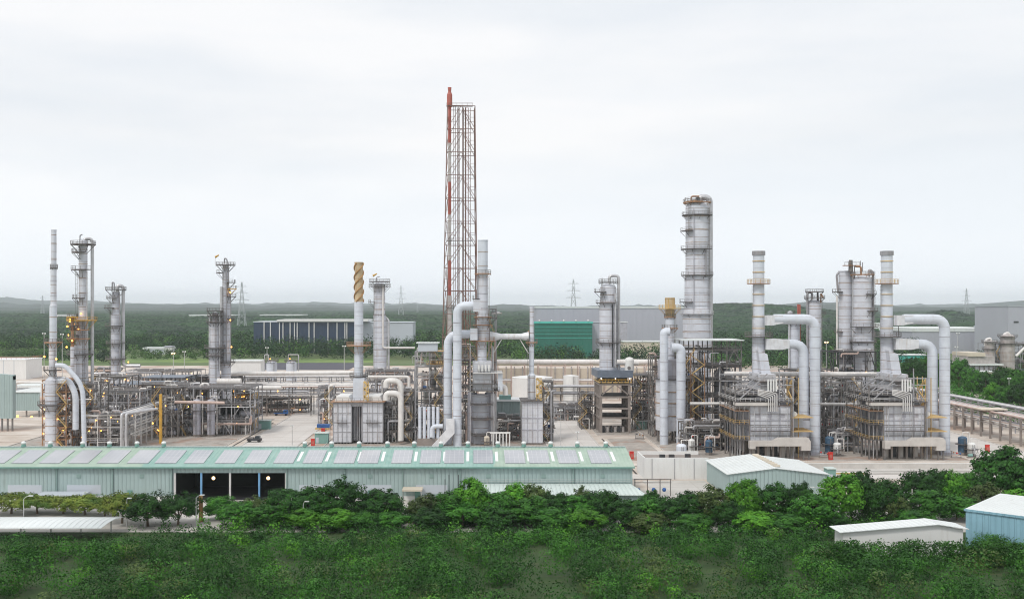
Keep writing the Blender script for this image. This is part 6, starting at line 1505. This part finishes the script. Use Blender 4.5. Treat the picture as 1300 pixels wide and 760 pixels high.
# ---- far right plant
far_r = thing('process_unit', 'tan processing hall with white roof ledge at the far right', 'process building', (X(1258, 610), 610, 0)); q = L_(1258, 610)
B().bb(q.x(1229), q.x(1263), 0, 20, q.z(462), q.z(452)).out('walls', 'tan_unit', far_r); B().bb(q.x(1228), q.x(1272), -2, 22, q.z(463.5), q.z(461.5)).out('lower_roof', 'white_roof', far_r); B().bb(q.x(1228.5), q.x(1250), -1, 20, q.z(452), q.z(447.5)).out('upper_roof', 'tan_light', far_r); B().bb(q.x(1230), q.x(1262), -1, -.2, q.z(475), q.z(464)).out('lower_wall', 'clad_dark', far_r)
for i in range(7): B().bar((q.x(1230 + i * 6), -1.5, 0), (q.x(1230 + i * 6), -1.5, q.z(463.5)), .5).out('post', 'steel', far_r)
for px, w_, yt, yb_, lb in ((1256, 12, 435, 452, 'tan silo left of the larger tan silo at far right'), (1279, 17, 428, 459, 'larger tan silo with banded top at far right')):
    column('storage_silo', lb, 'silo', px, 622, [(yt, None, w_, 'tan_unit', px)], [(yt - 1, 0, 360, 1.6), (yt + 8, 0, 360, 1.3)], [([(px + 2, 0, yt), (px + 2, 0, yt - 6), (px - 5, 0, yt - 4), (px - 5, 0, yt + 4)], .8, 'pipe_white')], [])
frame('of the far right unit', 'far right piping frame with white pipes', 1262, 1312, 436, 478, 20, 4, npipe=22, lampn=0, m_='steel_light', D=630, kitn=2)
tag(B().path([(X(1290, 610), 610, Z(452, 610)), (X(1302, 610), 610, Z(440, 610)), (X(1316, 610), 610, Z(440, 610))], .8, 10).out('transfer_pipe', 'pipe_white'), 'slanting white pipe at the far right edge', 'pipe')
bb_ = thing('beige_block', 'blank beige block among the right side trees', 'building', (X(1251, 560), 560, 0)); B().bb(-4.5, 5.5, 0, 8, 0, Z(472, 560)).out('walls', 'tan_light', bb_); B().bb(-4.8, 5.8, -.4, 8.4, Z(472, 560), Z(471, 560)).out('roof', 'white_roof', bb_)
# ---- yard objects
def cabin(lb, px, yb, w_, h_, m_='teal_box'):
    D = DY(yb); c = thing('site_cabin', lb, 'cabin', (X(px, D), D, 0)); B().bb(-w_ / 2, w_ / 2, 0, 3, .1, h_).out('walls', m_, c); B().bb(-w_ / 2 - .2, w_ / 2 + .2, -.3, 3.2, h_, h_ + .2).out('roof', 'annex_roof', c); B().bb(-w_ / 2 + .4, -w_ / 2 + 1.3, -.05, -.01, .2, 2.1).out('door', 'grey_wall_pale', c)
cabin('teal cabin beside the left road in front of the main rack', 335, 545, 4.4, 3.2); cabin('teal cabin by the left corner of the twin heater', 408, 563, 4.4, 3.4); cabin('teal cabin right of the concrete frame', 815, 545, 3.6, 3.)
cabin('small teal cabin right of the gable shed', 1056, 612, 2.1, 3.4)
tr = thing('flatbed_truck', 'small blue flatbed truck parked by the main left rack', 'truck', (X(361, 434), 426, .1), 0)
B().bb(-2.8, 1.2, -1, 1, .8, 1.1).out('flatbed', 'blue', tr); B().prism([(1.25, .7), (3.1, .7), (3.1, 1.5), (2.7, 2.3), (1.25, 2.3)], 'Y', -1, 1).out('cab', 'blue', tr); B().bb(1.7, 2.6, -1.03, 1.03, 1.5, 2.1).out('window', 'glass_dark', tr); B().bb(-2.6, 1, -.9, .9, 1.11, 1.8).out('load', 'steel_dark', tr)
for sx in (-1.9, 2.2):
    for sy in (-.9, .9): B().cyl((sx, sy - .15, .42), (sx, sy + .15, .42), .42, n=12).out('wheel', 'tyre', tr)
tr = thing('work_vehicle', 'dark work vehicle parked behind the warehouse left of the road', 'vehicle', (X(327, 347), 342, .1), 0)
B().bb(-2.4, 2.4, -.9, .9, .5, 1.2).out('body', 'steel_dark', tr); B().bb(.3, 1.9, -.85, .85, 1.2, 2.0).out('cab', 'glass_dark', tr); B().bb(-2.2, -.2, -.8, .8, 1.2, 1.6).out('cargo', 'steel', tr)
for sx in (-1.6, 1.6):
    for sy in (-.85, .85): B().cyl((sx, sy - .15, .45), (sx, sy + .15, .45), .45, n=12).out('wheel', 'tyre', tr)
bx = thing('equipment_crate', 'flat blue crate with orange base left of the twin heater', 'crate', (X(411, 378), 378, .05)); B().bb(-2.4, 2.4, -1, 1, .6, 1.9).out('crate', 'blue', bx); B().bb(-3, 2.6, -1.2, 1.2, 0, .59).out('base', 'gold_stain', bx)
for px, yb, lb in ((397, 566, 'red fire cabinet behind the warehouse ridge left of the heater'), (410, 552, 'red hydrant box by the teal cabin near the twin heater'), (802, 583, 'red cabinet right of the warehouse roof end'), (1055, 584, 'red box at the foot of the left high flue duct'), (1254, 574, 'red box by the yard edge behind the tallest tree')):
    D = DY(yb); c = thing('fire_cabinet', lb, 'fire cabinet', (X(px, D), D, .05)); B().bb(-.6, .6, 0, .6, .1, 2.2).out('cabinet', 'red', c); B().bb(-.66, .66, -.05, .65, 2.2, 2.35).out('lid', 'red', c); B().bb(-.4, .4, -.04, -.01, .6, 1.6).out('door', 'red_tower', c)
ob = thing('safety_barrier', 'yellow and red striped barrier right of the warehouse end', 'barrier', (X(809, 302), 302, .05))
for i in range(4): B().bb(i * .9, i * .9 + .8, 0, .3, .1, 1.3).out('panel', 'yellow' if i % 2 else 'tan_light', ob)
B().bb(-.1, 3.6, .05, .25, 0, .09).out('base', 'red', ob)
# low walls and fences on the yard edge
for (a, c, D, h_, m_, lb) in ((398, 700, 300, 1.2, 'concrete_pale', 'low pinkish wall behind the warehouse roof in the middle'), (930, 1245, 286, 1.4, 'concrete_pale', 'low pale yard wall in front of the big heaters'), (1045, 1100, 276, .5, 'gold_stain', 'orange-brown earth bund right of the gable shed')):
    w_ = thing('yard_wall', lb, 'wall', (X(a, D), D, 0)); B().bb(0, X(c, D) - X(a, D), 0, .3, 0, h_).out('panel', m_, w_); B().bb(-.05, X(c, D) - X(a, D) + .05, -.05, .35, h_, h_ + .12).out('coping', 'white_wall', w_)
# light masts in the yard and field
MST = [(419, 530, 560, 'thin lamp mast on the left road beside the twin heater'), (371, 540, 565, 'thin lamp mast on the left road behind the warehouse'), (712, 520, 572, 'thin lamp mast on the right road behind the warehouse'), (733, 548, 575, 'short lamp mast by the double drum on the right road'),
       (56, 423, 486, 'thin field lamp mast left of the thin left stack'), (79, 424, 488, 'field lamp mast between left stack and tall column'), (234, 446, 470, 'field lamp mast left of the stripper columns'), (220, 448, 472, 'shorter field lamp mast left of the stripper columns'), (339, 441, 472, 'lamp mast left of the two upright drums'), (437, 439, 470, 'lamp mast left of the spiral stack in the verge'),
       (1182, 446, 482, 'lamp mast right of the right heater stack'), (1214, 440, 490, 'lamp mast right of the last flue duct'), (1234, 470, 505, 'lamp mast before the far right trees'), (1281, 480, 520, 'pair-topped mast among the right trees'), (1049, 434, 480, 'lit lamp mast left of the twin wide columns'), (1216, 423, 480, 'cross-topped mast before the right warehouse')]
for px, yt, yb, lb in MST:
    D = DY(yb); p = thing('lamp_mast', lb, 'lamp mast', (X(px, D), D, 0)); B().cyl((0, 0, 0), (0, 0, Z(yt, D)), .15 * D / 400, .1 * D / 400, 6).out('pole', 'pole', p); B().bb(-.7 * D / 400, .7 * D / 400, -.2, .2, Z(yt, D) - .1, Z(yt, D) + .2).out('crossbar', 'pole', p)
    for s in (-1, 1): B().ball((s * .5 * D / 400, -.25, Z(yt, D) - .1), .28 * D / 400, 6, 4).out('lamp', 'warm_lamp' if px in (1049, 220) else 'vent_white', p)
tw = thing('twin_spool', 'two dark cable reels on a stand beside the right road', 'cable reel', (X(712, 312), 312, 0))
for x_ in (-.9, .9): B().cyl((x_, -.3, .9), (x_, .3, .9), .75, n=16).out('reel', 'tyre', tw); B().bar((x_, -.1, 0), (x_, -.1, .9), .2).out('stand', 'steel', tw)
